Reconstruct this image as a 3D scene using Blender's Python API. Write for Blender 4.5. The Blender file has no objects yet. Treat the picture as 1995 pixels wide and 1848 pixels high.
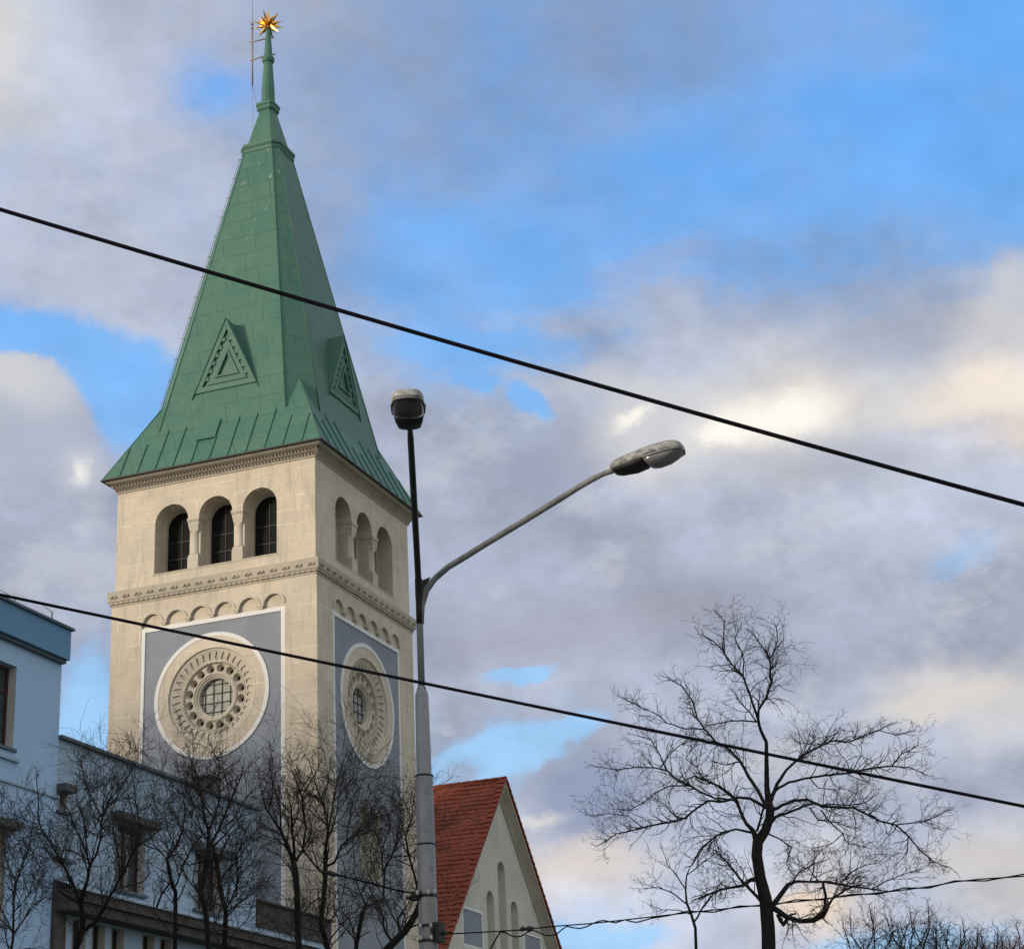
import bpy, bmesh, math, random
import numpy as np
from mathutils import Vector, Matrix
from mathutils.geometry import tessellate_polygon
random.seed(7)
scene = bpy.context.scene
COL = scene.collection
PI = math.pi

# ------------------------------------------------------------------ camera
F_PX, PITCH, ROLL = 3724.916, 0.3747, -0.0479        # focal length in units of a 1995 px wide frame
IMW, IMH = 1995.0, 1848.0
CAM = Vector((0, 0, 1.6))
FWD = Vector((0, math.cos(PITCH), math.sin(PITCH)))
_R = Vector((1, 0, 0)); _U = Vector((0, -math.sin(PITCH), math.cos(PITCH)))
RGT = _R * math.cos(ROLL) + _U * math.sin(ROLL)
UPV = -_R * math.sin(ROLL) + _U * math.cos(ROLL)
cd = bpy.data.cameras.new('camera'); cam = bpy.data.objects.new('camera', cd); COL.objects.link(cam)
cd.sensor_fit = 'HORIZONTAL'; cd.sensor_width = 36; cd.lens = 36 * F_PX / IMW
cd.clip_start = 0.1; cd.clip_end = 3000
m3 = Matrix((RGT, UPV, -FWD)).transposed()
cam.matrix_world = Matrix.Translation(CAM) @ m3.to_4x4()
scene.camera = cam

def ray(px, py):
    return FWD + RGT * ((px - IMW / 2) / F_PX) - UPV * ((py - IMH / 2) / F_PX)
def at(px, py, Y):
    d = ray(px, py)
    return CAM + d * (Y / d.y)

# ------------------------------------------------------------------ light
SUN_DIR = Vector((-0.80, -0.57, 0.19)).normalized()       # towards the sun
SUN_EL = math.asin(SUN_DIR.z)
sl = bpy.data.lights.new('sun', 'SUN'); sl.energy = 3.0; sl.angle = math.radians(9); sl.color = (1.0, 0.84, 0.66)
so = bpy.data.objects.new('sun', sl); COL.objects.link(so)
so.rotation_euler = SUN_DIR.to_track_quat('Z', 'Y').to_euler()
scene.view_settings.view_transform = 'Standard'; scene.view_settings.look = 'None'
scene.view_settings.exposure = 0.0; scene.view_settings.gamma = 1.0

def lin(c):
    o = []
    for v in c:
        v = v / 255.0
        o.append(v / 12.92 if v <= 0.04045 else ((v + 0.055) / 1.055) ** 2.4)
    return o

# cloud colours as seen in several directions (frame position of that direction, sRGB)
SKY = [
 (0,0,206,206,208),(120,60,200,202,206),(0,200,206,204,203),(150,200,200,201,204),(250,40,178,188,206),(270,230,196,199,206),(350,100,176,190,214),
 (420,180,150,192,240),(440,260,160,190,228),(500,20,168,185,214),(640,60,155,176,210),(750,20,150,170,208),(750,180,140,164,206),
 (900,100,136,162,208),(1000,20,134,162,214),(1120,60,132,162,212),(1250,120,128,156,205),(1250,20,134,162,212),(1400,80,134,162,208),(1500,20,130,166,220),
 (1650,40,126,170,228),(1750,90,140,184,226),(1850,40,108,176,246),(1960,20,100,184,255),(1980,150,110,180,250),(1850,140,126,178,235),
 (0,400,196,198,207),(130,330,196,198,206),(260,380,182,190,208),(400,350,184,192,210),(380,280,190,195,208),(480,420,165,180,212),(650,300,152,175,214),
 (650,420,146,168,208),(800,330,140,166,210),(950,250,130,160,212),(1100,320,132,168,218),(1000,420,128,166,220),(1250,250,126,164,222),(1150,200,134,156,198),
 (1400,260,128,168,224),(1250,400,126,172,236),(1500,340,120,170,236),(1650,240,110,176,246),(1800,240,108,188,255),(1900,300,104,190,255),(1760,340,104,176,250),
 (1650,420,116,168,238),(1900,410,128,168,230),(1980,400,124,170,235),(1300,340,122,170,238),
 (0,520,186,192,207),(120,560,174,188,214),(250,520,170,184,212),(340,600,168,186,216),(740,500,134,168,218),(900,470,136,176,230),(1020,490,124,176,240),
 (1150,520,132,172,228),(1280,470,140,180,224),(1400,480,124,162,220),(1550,500,126,158,212),(1700,500,134,164,214),(1850,520,142,172,220),(1980,480,138,172,222),
 (0,620,142,192,246),(100,640,150,198,252),(200,650,176,192,224),(300,680,190,196,214),(760,600,146,186,232),(880,560,140,182,236),(960,640,150,194,240),
 (1100,600,158,186,224),(1250,580,152,178,218),(1350,640,170,186,212),(1500,600,150,172,210),(1650,600,152,174,212),(1800,560,166,182,210),(1960,560,190,198,212),(1780,650,168,182,208),
 (30,700,198,200,206),(100,740,186,192,206),(170,700,146,196,250),(220,780,142,198,255),(300,760,156,200,248),(180,860,172,190,222),(210,860,150,192,244),
 (740,720,170,188,220),(860,740,156,184,226),(1000,760,172,190,222),(1040,790,146,190,244),(930,700,160,194,236),(1180,690,162,192,232),(1100,720,182,192,216),(1250,740,190,196,212),(1150,800,178,188,210),
 (1400,700,196,199,208),(1500,760,206,204,206),(1620,700,188,193,206),(1750,700,176,184,204),(1850,740,206,204,204),(1960,690,212,208,206),(1900,775,240,224,206),(1980,780,232,218,205),
 (1620,790,224,214,204),(1700,830,200,198,202),
 (0,860,172,182,204),(80,830,178,186,202),(120,930,168,178,204),(60,1000,164,174,202),(200,980,160,172,204),(160,1080,164,176,206),(30,1100,168,178,206),
 (760,850,164,176,208),(880,860,158,172,206),(1000,880,154,168,202),(1080,850,160,174,206),(1150,900,170,180,206),(1250,900,206,204,208),(1300,850,190,192,204),(1400,900,190,192,202),
 (1480,940,178,184,202),(1600,900,190,192,202),(1750,900,196,197,202),(1900,900,200,199,202),(1980,950,190,192,204),
 (900,1000,168,176,204),(1050,1000,164,172,200),(1200,1000,172,178,202),(1350,1000,178,184,204),(1500,1020,172,178,200),(1650,1000,186,190,204),(1800,1010,194,196,204),(1950,1060,186,190,204),
 (1850,1100,176,200,232),(1720,1120,184,190,208),(1880,1050,178,200,230),
 (900,1130,160,170,200),(1050,1140,162,170,200),(1200,1130,174,176,196),(1350,1130,174,178,200),(1550,1150,174,180,202),(1700,1200,166,176,204),(1850,1180,168,178,206),(1960,1180,164,174,204),
 (160,1200,164,174,206),(190,1300,146,166,214),(170,1400,132,166,226),(900,1260,168,170,194),(1050,1230,172,173,192),(1250,1230,176,176,192),(1400,1260,164,172,202),(1600,1260,160,170,204),(1750,1290,162,172,206),(1900,1280,158,172,208),
 (1010,1310,184,212,240),(920,1330,164,184,218),(880,1400,146,162,206),(1000,1380,150,164,202),(1100,1400,150,164,204),(1200,1370,168,184,214),(1300,1330,178,186,208),
 (1000,1440,156,178,220),(1050,1420,166,198,236),(950,1480,160,200,246),(1020,1490,158,202,250),(870,1500,150,172,216),(1130,1480,152,170,212),(1250,1460,176,186,208),(1450,1400,174,184,208),(1600,1380,176,184,206),
 (1700,1400,186,190,206),(1800,1370,212,208,206),(1900,1380,208,205,206),(1980,1360,205,204,207),(1830,1440,196,198,206),(1950,1460,186,192,208),(1350,1520,178,186,208),(1500,1520,172,180,206),(1650,1500,164,174,206),
 (1780,1520,158,170,206),(1900,1540,160,172,206),(1985,1600,176,182,204),
 (1010,1560,166,198,238),(1100,1560,146,166,208),(1180,1540,146,164,206),(1050,1600,206,208,216),(1090,1640,160,178,216),(1150,1620,158,174,212),(1150,1680,222,212,204),(1230,1670,196,196,206),(1080,1700,204,202,206),
 (1250,1600,180,188,208),(1400,1600,178,186,208),(1600,1640,206,204,205),(1550,1600,180,190,212),(1700,1620,164,174,206),(1850,1650,182,186,204),(1960,1670,204,200,200),
 (1120,1760,168,192,226),(1080,1830,180,216,246),(1250,1740,176,196,226),(1250,1830,180,216,246),(1400,1700,182,192,214),(1350,1800,180,214,244),(1450,1840,186,208,232),(1600,1780,226,212,200),(1550,1730,190,206,224),
 (1700,1740,186,204,222),(1720,1830,178,214,240),(1850,1760,186,206,226),(1980,1740,204,202,204),(1980,1830,190,204,222),(1850,1840,188,208,226),
]
def build_world():
    w = bpy.data.worlds.new('World'); scene.world = w; w.use_nodes = True
    nt = w.node_tree; N = nt.nodes; L = nt.links; N.clear()
    out = N.new('ShaderNodeOutputWorld'); bg = N.new('ShaderNodeBackground'); L.new(bg.outputs[0], out.inputs[0])
    bg.inputs['Strength'].default_value = 0.1
    def val(x):
        return x
    def M(op, a, b=None, c=None, clamp=False):
        n = N.new('ShaderNodeMath'); n.operation = op; n.use_clamp = clamp
        for i, x in enumerate((a, b, c)):
            if x is None: continue
            if isinstance(x, (int, float)): n.inputs[i].default_value = x
            else: L.new(x, n.inputs[i])
        return n.outputs[0]
    def mix(f, a, b):
        n = N.new('ShaderNodeMix'); n.data_type = 'RGBA'
        if isinstance(f, (int, float)): n.inputs[0].default_value = f
        else: L.new(f, n.inputs[0])
        for i, x in ((6, a), (7, b)):
            if isinstance(x, (tuple, list)): n.inputs[i].default_value = (*x[:3], 1)
            else: L.new(x, n.inputs[i])
        return n.outputs[2]
    def sm(x, lo, hi):
        n = N.new('ShaderNodeMapRange'); n.interpolation_type = 'SMOOTHSTEP'
        L.new(x, n.inputs[0]); n.inputs[1].default_value = lo; n.inputs[2].default_value = hi
        return n.outputs[0]
    tc = N.new('ShaderNodeTexCoord'); D = tc.outputs['Generated']
    def noise(scale, detail=6, rough=0.55, off=(0, 0, 0), st=(1, 1, 1)):
        mp = N.new('ShaderNodeMapping'); mp.inputs['Location'].default_value = off; mp.inputs['Scale'].default_value = st
        L.new(D, mp.inputs[0])
        n = N.new('ShaderNodeTexNoise'); n.inputs['Scale'].default_value = scale
        n.inputs['Detail'].default_value = detail; n.inputs['Roughness'].default_value = rough
        L.new(mp.outputs[0], n.inputs['Vector']); return n
    sep = N.new('ShaderNodeSeparateXYZ'); L.new(D, sep.inputs[0])
    az0 = M('ARCTAN2', sep.outputs[0], sep.outputs[1]); el0 = M('ARCSINE', sep.outputs[2])
    n1 = noise(16, 5, 0.6); n2 = noise(16, 5, 0.6, off=(5.3, 1.7, 9.1))
    az = M('ADD', az0, M('MULTIPLY', M('SUBTRACT', n1.outputs[0], 0.5), 0.055))
    el = M('ADD', el0, M('MULTIPLY', M('SUBTRACT', n2.outputs[0], 0.5), 0.045))
    # table of cloud colours over azimuth / elevation
    A0, A1, E0, E1, NA, NE = -0.37, 0.37, 0.09, 0.68, 28, 24
    P = np.array([s[:2] for s in SKY], float); Cl = []
    for s_ in SKY:
        r_, g_, b_ = s_[2:]; bl = min(1.0, max(0.0, (b_ - r_ - 36) / 86.0))
        gy = (r_ + g_) / 2 + 0.25 * (b_ - r_) * (1 - bl) * .5     # the cloud tone behind
        c_ = (min(gy, 212) - 7, min(gy, 212) + 1, min(gy, 212) + 21) if bl < .6 else (160, 172, 203)
        if r_ > 203: c_ = (r_ + 6, g_ + 5, b_ + 4)
        Cl.append(lin(c_) + [bl])
    Cc = np.array(Cl)
    rows = []
    for j in range(NE):
        e = E0 + (E1 - E0) * j / (NE - 1); row = []
        for i in range(NA):
            a = A0 + (A1 - A0) * i / (NA - 1)
            d = Vector((math.sin(a) * math.cos(e), math.cos(a) * math.cos(e), math.sin(e)))
            zf = d.dot(FWD); px = IMW / 2 + F_PX * d.dot(RGT) / zf; py = IMH / 2 - F_PX * d.dot(UPV) / zf
            r2 = ((P[:, 0] - px) ** 2 + (P[:, 1] - py) ** 2)
            wgt = 1.0 / (r2 + 500.0) ** 2.6
            row.append((wgt[:, None] * Cc).sum(0) / wgt.sum())
        rows.append(row)
    fa = M('DIVIDE', M('SUBTRACT', az, A0), A1 - A0, clamp=True)
    fe = M('MULTIPLY', M('DIVIDE', M('SUBTRACT', el, E0), E1 - E0), float(NE - 1))
    cur = None
    for j, row in enumerate(rows):
        cr = N.new('ShaderNodeValToRGB'); cr.color_ramp.interpolation = 'B_SPLINE'; L.new(fa, cr.inputs[0])
        els = cr.color_ramp.elements
        for i, c in enumerate(row):
            p = i / (NA - 1)
            if i == 0: e_ = els[0]
            elif i == NA - 1: e_ = els[len(els) - 1]
            else: e_ = els.new(p)
            e_.position = p; e_.color = [float(v) for v in c]
        if cur is None: cur = cr.outputs[0]; gap = cr.outputs[1]
        else:
            f_ = sm(fe, j - 1.0, float(j)); cur = mix(f_, cur, cr.outputs[0])
            gap = M('ADD', gap, M('MULTIPLY', f_, M('SUBTRACT', cr.outputs[1], gap)))
    # billows: fractal tone plus an embossed term, as if lit from above
    low_ = sm(el0, 0.60, 0.36)
    def nz(off, sc=15, d=6, r=0.6): return noise(sc, d, r, off=off, st=(1, 1, 1.45)).outputs[0]
    eA = M('SUBTRACT', nz((0, 0, 0)), nz((0.010, 0, 0.028)))
    eB = M('SUBTRACT', nz((5, 3, 2), 38, 4, .6), nz((5.006, 3, 2.014), 38, 4, .6))
    nA = nz((9, 2, 6), 9, 5, .58)
    k_ = M('ADD', M('MULTIPLY', low_, 0.45), 0.65)
    mod = M('MULTIPLY', M('ADD', M('ADD', M('MULTIPLY', eA, 0.70), M('MULTIPLY', eB, 0.22)), M('MULTIPLY', M('SUBTRACT', nA, 0.5), 0.42)), k_)
    def scale(c, f):
        v = N.new('ShaderNodeVectorMath'); v.operation = 'SCALE'; L.new(c, v.inputs[0])
        if isinstance(f, float): v.inputs[3].default_value = f
        else: L.new(f, v.inputs[3])
        return v.outputs[0]
    cur = scale(cur, M('ADD', mod, 1.0))
    nP = nz((4.4, 0.7, 2.2), 17, 6, .6)
    cur = mix(M('MULTIPLY', M('MULTIPLY', sm(nP, 0.54, 0.68), low_), 0.30), cur, lin((220, 219, 220)))
    # warm glow in the clouds, before the blue gaps are cut
    CLOUD_SPOTS = True
    # glowing rims and holes in the clouds (direction, radii in radians, colour)
    nW = noise(30, 5, 0.65, off=(1, 8, 4)); nW2 = noise(30, 5, 0.65, off=(11, 3, 4))
    azw = M('ADD', az0, M('MULTIPLY', M('SUBTRACT', nW.outputs[0], 0.5), 0.030))
    elw = M('ADD', el0, M('MULTIPLY', M('SUBTRACT', nW2.outputs[0], 0.5), 0.026))
    def spot(px, py, rx, ry, rot, colr, soft, amt):
        nonlocal cur
        d = ray(px, py).normalized(); a = math.atan2(d.x, d.y); e = math.asin(d.z)
        da = M('SUBTRACT', azw, a); de = M('SUBTRACT', elw, e); ce = math.cos(e)
        da = M('MULTIPLY', da, ce)
        c, s = math.cos(rot), math.sin(rot)
        x = M('ADD', M('MULTIPLY', da, c), M('MULTIPLY', de, s)); y = M('SUBTRACT', M('MULTIPLY', de, c), M('MULTIPLY', da, s))
        x = M('DIVIDE', x, rx / F_PX); y = M('DIVIDE', y, ry / F_PX)
        r = M('SQRT', M('ADD', M('MULTIPLY', x, x), M('MULTIPLY', y, y)))
        f = sm(M('SUBTRACT', 1.5, r), 0.5 - soft, 0.5 + soft)
        cur = mix(M('MULTIPLY', f, amt), cur, lin(colr))
    spot(45, 800, 150, 118, -0.25, (178, 183, 198), 0.5, 0.7)
    spot(25, 725, 100, 50, -0.2, (212, 212, 214), 0.9, 0.85)
    spot(310, 672, 120, 26, -0.15, (206, 206, 214), 0.8, 0.7)
    spot(1100, 900, 110, 66, 0.3, (150, 158, 182), 0.5, 0.65)
    spot(1230, 755, 180, 34, -0.2, (206, 208, 213), 0.8, 0.6)
    spot(1490, 825, 240, 84, 0.05, (222, 219, 215), 1.0, 0.75)
    spot(1500, 822, 120, 42, 0.08, (250, 243, 232), 0.9, 0.9)
    spot(1700, 640, 260, 60, -0.1, (170, 175, 192), 0.8, 0.5)
    spot(1650, 905, 200, 40, -0.15, (180, 182, 194), 0.7, 0.5)
    spot(1228, 822, 70, 40, 0.6, (216, 215, 217), 1.0, 0.8)
    spot(165, 925, 42, 50, 0, (208, 211, 220), 0.9, 0.6)
    spot(1900, 775, 140, 34, 0.05, (242, 232, 220), 0.8, 0.8)
    spot(1960, 550, 60, 50, 0.3, (214, 213, 215), 0.9, 0.6)
    spot(1120, 1225, 330, 62, 0.1, (163, 163, 178), 0.8, 0.55)
    spot(1140, 1560, 110, 74, 0.2, (146, 158, 188), 0.5, 0.8)
    spot(1150, 1675, 130, 30, -0.05, (220, 211, 206), 0.7, 0.75)
    spot(1830, 1372, 130, 30, 0.1, (220, 215, 210), 0.6, 0.85)
    spot(1960, 1400, 90, 50, 0.1, (210, 208, 208), 0.8, 0.6)
    spot(1500, 1490, 150, 36, 0.1, (204, 205, 212), 0.8, 0.6)
    spot(1590, 1770, 64, 30, 0.05, (238, 218, 198), 0.7, 0.85)
    spot(1930, 1665, 130, 34, 0.05, (210, 205, 202), 0.7, 0.7)
    # blue gaps: the smooth amount from the table plus placed ones, torn by noise
    def gspot(px, py, rx, ry, rot, amt, soft=0.7):
        nonlocal gap
        d = ray(px, py).normalized(); a = math.atan2(d.x, d.y); e = math.asin(d.z)
        da = M('MULTIPLY', M('SUBTRACT', azw, a), math.cos(e)); de = M('SUBTRACT', elw, e); c, s = math.cos(rot), math.sin(rot)
        x = M('DIVIDE', M('ADD', M('MULTIPLY', da, c), M('MULTIPLY', de, s)), rx / F_PX); y = M('DIVIDE', M('SUBTRACT', M('MULTIPLY', de, c), M('MULTIPLY', da, s)), ry / F_PX)
        r = M('SQRT', M('ADD', M('MULTIPLY', x, x), M('MULTIPLY', y, y)))
        f = M('MULTIPLY', sm(M('SUBTRACT', 1.5, r), 0.5 - soft, 0.5 + soft), amt)
        gap = M('ADD', gap, f)
    gspot(215, 740, 90, 110, 0.9, 0.55); gspot(70, 650, 150, 36, -0.05, 0.6); gspot(40, 810, 130, 105, -0.25, -1.1, 0.45)
    gspot(1000, 690, 190, 40, -0.12, 0.35); gspot(1028, 783, 40, 20, -0.6, 0.8); gspot(930, 740, 40, 14, -0.2, 0.6)
    gspot(415, 190, 55, 45, 0.5, 0.3, 0.9); gspot(1810, 250, 160, 60, -0.55, 0.3, 0.9); gspot(1960, 40, 130, 60, 0.2, 0.3, 0.9)
    gspot(1280, 440, 170, 40, 0.3, 0.2, 0.9)
    gspot(1010, 1312, 62, 20, 0.15, 0.85); gspot(960, 1478, 130, 48, 0.25, 0.8, 0.5); gspot(1090, 1425, 110, 22, 0.3, 0.7); gspot(905, 1500, 44, 30, 0, -0.7)
    gspot(1140, 1560, 105, 70, 0.2, -0.9, 0.4); gspot(1860, 1095, 90, 36, 0.5, 0.5, 0.9); gspot(1120, 1832, 150, 32, 0.0, 0.8, .8); gspot(1780, 1840, 220, 30, 0.0, 0.6, .8); gspot(175, 1420, 40, 110, 0, 0.5, .9)
    tear = M('ADD', M('MULTIPLY', M('SUBTRACT', nz((2, 7, 5), 13, 7, .64), 0.5), 1.1), M('MULTIPLY', M('SUBTRACT', nz((8, 1, 3), 44, 4, .6), 0.5), 0.28))
    gs = M('ADD', gap, M('MULTIPLY', tear, 0.85), clamp=True); gh = sm(M('ADD', gap, tear), 0.18, 0.80)
    gf = M('ADD', M('MULTIPLY', gh, low_), M('MULTIPLY', gs, M('SUBTRACT', 1.0, low_)))
    blue = mix(sm(el0, 0.16, 0.58), lin((162, 208, 248)), lin((98, 172, 248)))
    blue = scale(blue, M('ADD', M('MULTIPLY', mod, 0.5), 1.0))
    cur = mix(M('MULTIPLY', gf, 0.90), cur, blue)
    # brightest breaks
    spot(1412, 845, 42, 18, 0.0, (255, 252, 244), 0.6, 1.0)
    spot(1520, 812, 92, 38, 0.15, (255, 251, 242), 0.8, 1.0)
    spot(1232, 818, 40, 12, 0.5, (255, 250, 240), 0.9, 0.9)
    spot(165, 922, 13, 22, -0.3, (250, 245, 238), 1.1, 0.8)
    spot(1045, 1600, 50, 12, 0.0, (232, 226, 222), 1.1, 0.7)
    # rest of the sky dome: broken cloud over the physical sky
    sky = N.new('ShaderNodeTexSky'); sky.sky_type = 'NISHITA'; sky.sun_disc = False
    sky.sun_elevation = SUN_EL; sky.sun_rotation = math.atan2(SUN_DIR.x, SUN_DIR.y)
    gN = noise(2.6, 8, 0.6, off=(2, 5, 1), st=(1, 1, 1.7)); gM = noise(5.0, 6, 0.6, off=(9, 1, 3))
    cl = mix(sm(gM.outputs[0], 0.35, 0.68), (5.4, 5.9, 6.7), (9.8, 10.0, 10.2))
    gen = mix(M('MULTIPLY', sm(gN.outputs[0], 0.30, 0.48), 0.92), sky.outputs[0], cl)
    inr = N.new('ShaderNodeVectorMath'); inr.operation = 'SCALE'; L.new(cur, inr.inputs[0]); inr.inputs[3].default_value = 10.0
    ab = M('ABSOLUTE', az0)
    msk = M('MULTIPLY', sm(ab, 0.56, 0.36), M('MULTIPLY', sm(el0, 0.88, 0.66), sm(el0, 0.0, 0.08)))
    L.new(mix(msk, gen, inr.outputs[0]), bg.inputs['Color'])
build_world()

# ------------------------------------------------------------------ mesh helpers
class MB:
    def __init__(s): s.v = []; s.f = []; s.sm = []
    def add(s, vs, fs, smooth=False):
        b = len(s.v); s.v += [tuple(p) for p in vs]; s.f += [tuple(b + i for i in f) for f in fs]; s.sm += [smooth] * len(fs)
    def box(s, lo, hi, T=None):
        x0, y0, z0 = lo; x1, y1, z1 = hi
        vs = [(x0, y0, z0), (x1, y0, z0), (x1, y1, z0), (x0, y1, z0), (x0, y0, z1), (x1, y0, z1), (x1, y1, z1), (x0, y1, z1)]
        if T: vs = [T(*p) for p in vs]
        s.add(vs, [(0, 3, 2, 1), (4, 5, 6, 7), (0, 1, 5, 4), (1, 2, 6, 5), (2, 3, 7, 6), (3, 0, 4, 7)])
    def rings(s, rings, cap=True, smooth=False, close=True):
        n = len(rings[0]); vs = [p for r in rings for p in r]; fs = []
        for i in range(len(rings) - 1):
            for j in range(n if close else n - 1):
                k = (j + 1) % n; fs.append((i * n + j, i * n + k, (i + 1) * n + k, (i + 1) * n + j))
        if cap and close:
            b = len(s.v); s.add(vs, fs, smooth)
            s.f.append(tuple(b + j for j in range(n - 1, -1, -1))); s.sm.append(False)
            o = b + (len(rings) - 1) * n; s.f.append(tuple(o + j for j in range(n))); s.sm.append(False)
        else: s.add(vs, fs, smooth)
    def tube(s, pts, rad, n=8, smooth=True, cap=True):
        pts = [Vector(p) for p in pts]
        if isinstance(rad, (int, float)): rad = [rad] * len(pts)
        rs = []; up = None
        for i, p in enumerate(pts):
            t = (pts[min(i + 1, len(pts) - 1)] - pts[max(i - 1, 0)]).normalized()
            if up is None: up = t.orthogonal().normalized()
            else: up = (up - t * up.dot(t)).normalized()
            q = t.cross(up)
            rs.append([p + (up * math.cos(2 * PI * j / n) + q * math.sin(2 * PI * j / n)) * rad[i] for j in range(n)])
        s.rings(rs, cap, smooth)
    def build(s, name, mat, parent=None, fix=True):
        me = bpy.data.meshes.new(name); me.from_pydata(s.v, [], s.f)
        me.polygons.foreach_set('use_smooth', s.sm)
        if fix:
            bm = bmesh.new(); bm.from_mesh(me); bmesh.ops.recalc_face_normals(bm, faces=bm.faces); bm.to_mesh(me); bm.free()
        me.materials.append(mat)
        o = bpy.data.objects.new(name, me); COL.objects.link(o)
        if parent: o.parent = parent
        return o
def FT(k):     # coordinates on a face of the tower: s along it, o outward from the axis, z up
    c, s_ = [(1, 0), (0, 1), (-1, 0), (0, -1)][k]
    return lambda s, o, z: (s * c + o * s_, s * s_ - o * c, z)
def plate(mb, T, outer, holes, o1, o0, back=False, sides=True):
    loops = [outer] + holes
    tris = tessellate_polygon([[Vector((p[0], p[1], 0)) for p in l] for l in loops])
    flat = [p for l in loops for p in l]
    mb.add([T(p[0], o1, p[1]) for p in flat], tris)
    if back: mb.add([T(p[0], o0, p[1]) for p in flat], tris)
    for li, l in enumerate(loops):
        if li == 0 and not sides: continue
        n = len(l); vs = [T(p[0], o1, p[1]) for p in l] + [T(p[0], o0, p[1]) for p in l]
        mb.add(vs, [(i, (i + 1) % n, n + (i + 1) % n, n + i) for i in range(n)])
def circ(cx, cz, r, n=32, a0=0): return [(cx + r * math.cos(a0 + 2 * PI * i / n), cz + r * math.sin(a0 + 2 * PI * i / n)) for i in range(n)]
def rect(a, b, c, d): return [(a, b), (c, b), (c, d), (a, d)]
def arch(cx, w, zb, zt, n=14):
    r = w / 2; zs = zt - r
    return [(cx - r, zb), (cx + r, zb)] + [(cx + r * math.cos(PI * i / n), zs + r * math.sin(PI * i / n)) for i in range(n + 1)]
def tag(o, label=None, cat=None, group=None, kind=None):
    if label: o['label'] = label
    if cat: o['category'] = cat
    if group: o['group'] = group
    if kind: o['kind'] = kind
    return o
def empty(name, loc, rz, label, cat, group=None):
    o = bpy.data.objects.new(name, None); COL.objects.link(o); o.location = loc; o.rotation_euler = (0, 0, rz)
    return tag(o, label, cat, group)

# ------------------------------------------------------------------ materials
class Mat:
    def __init__(s, name, rough=0.85, metal=0.0):
        s.m = bpy.data.materials.new(name); s.m.use_nodes = True; s.nt = s.m.node_tree; s.N = s.nt.nodes; s.L = s.nt.links
        s.b = s.N['Principled BSDF']; s.b.inputs['Roughness'].default_value = rough; s.b.inputs['Metallic'].default_value = metal
        s.b.inputs['Specular IOR Level'].default_value = 0.3
        s.tc = s.N.new('ShaderNodeTexCoord').outputs['Object']
    def M(s, op, a, b=None, clamp=False):
        n = s.N.new('ShaderNodeMath'); n.operation = op; n.use_clamp = clamp
        for i, x in enumerate((a, b)):
            if x is None: continue
            if isinstance(x, (int, float)): n.inputs[i].default_value = x
            else: s.L.new(x, n.inputs[i])
        return n.outputs[0]
    def mapping(s, sc=(1, 1, 1), loc=(0, 0, 0)):
        mp = s.N.new('ShaderNodeMapping'); s.L.new(s.tc, mp.inputs[0]); mp.inputs['Scale'].default_value = sc; mp.inputs['Location'].default_value = loc
        return mp.outputs[0]
    def noise(s, scale, detail=5, rough=0.6, st=(1, 1, 1), loc=(0, 0, 0)):
        n = s.N.new('ShaderNodeTexNoise'); n.inputs['Scale'].default_value = scale; n.inputs['Detail'].default_value = detail
        n.inputs['Roughness'].default_value = rough; s.L.new(s.mapping(st, loc), n.inputs['Vector']); return n.outputs[0]
    def mr(s, x, a, b, c=0.0, d=1.0):
        n = s.N.new('ShaderNodeMapRange'); s.L.new(x, n.inputs[0])
        for i, v in enumerate((a, b, c, d)): n.inputs[1 + i].default_value = v
        return n.outputs[0]
    def mix(s, f, a, b, mode='MIX'):
        n = s.N.new('ShaderNodeMix'); n.data_type = 'RGBA'; n.blend_type = mode
        if isinstance(f, (int, float)): n.inputs[0].default_value = f
        else: s.L.new(f, n.inputs[0])
        for i, x in ((6, a), (7, b)):
            if isinstance(x, (tuple, list)): n.inputs[i].default_value = (*x[:3], 1)
            else: s.L.new(x, n.inputs[i])
        return n.outputs[2]
    def facevec(s):    # (u+v, z): a 2D map that suits walls along either axis
        sp = s.N.new('ShaderNodeSeparateXYZ'); s.L.new(s.tc, sp.inputs[0])
        cb = s.N.new('ShaderNodeCombineXYZ'); s.L.new(s.M('ADD', sp.outputs[0], sp.outputs[1]), cb.inputs[0]); s.L.new(sp.outputs[2], cb.inputs[1])
        return cb.outputs[0]
    def brick(s, w, h, mortar, smooth=0.1, off=0.5):
        n = s.N.new('ShaderNodeTexBrick'); s.L.new(s.facevec(), n.inputs['Vector']); n.inputs['Scale'].default_value = 1
        n.inputs['Brick Width'].default_value = w; n.inputs['Row Height'].default_value = h; n.inputs['Mortar Size'].default_value = mortar
        n.inputs['Mortar Smooth'].default_value = smooth; n.offset = off
        n.inputs['Color1'].default_value = (0.0, 0, 0, 1); n.inputs['Color2'].default_value = (1, 1, 1, 1); n.inputs['Mortar'].default_value = (.5, .5, .5, 1)
        return n
    def col(s, c):
        if isinstance(c, (tuple, list)): s.b.inputs['Base Color'].default_value = (*c[:3], 1)
        else: s.L.new(c, s.b.inputs['Base Color'])
        return s
    def bump(s, h, strength=0.3, dist=0.02):
        n = s.N.new('ShaderNodeBump'); n.inputs['Strength'].default_value = strength; n.inputs['Distance'].default_value = dist
        s.L.new(h, n.inputs['Height']); s.L.new(n.outputs[0], s.b.inputs['Normal']); return s

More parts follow.
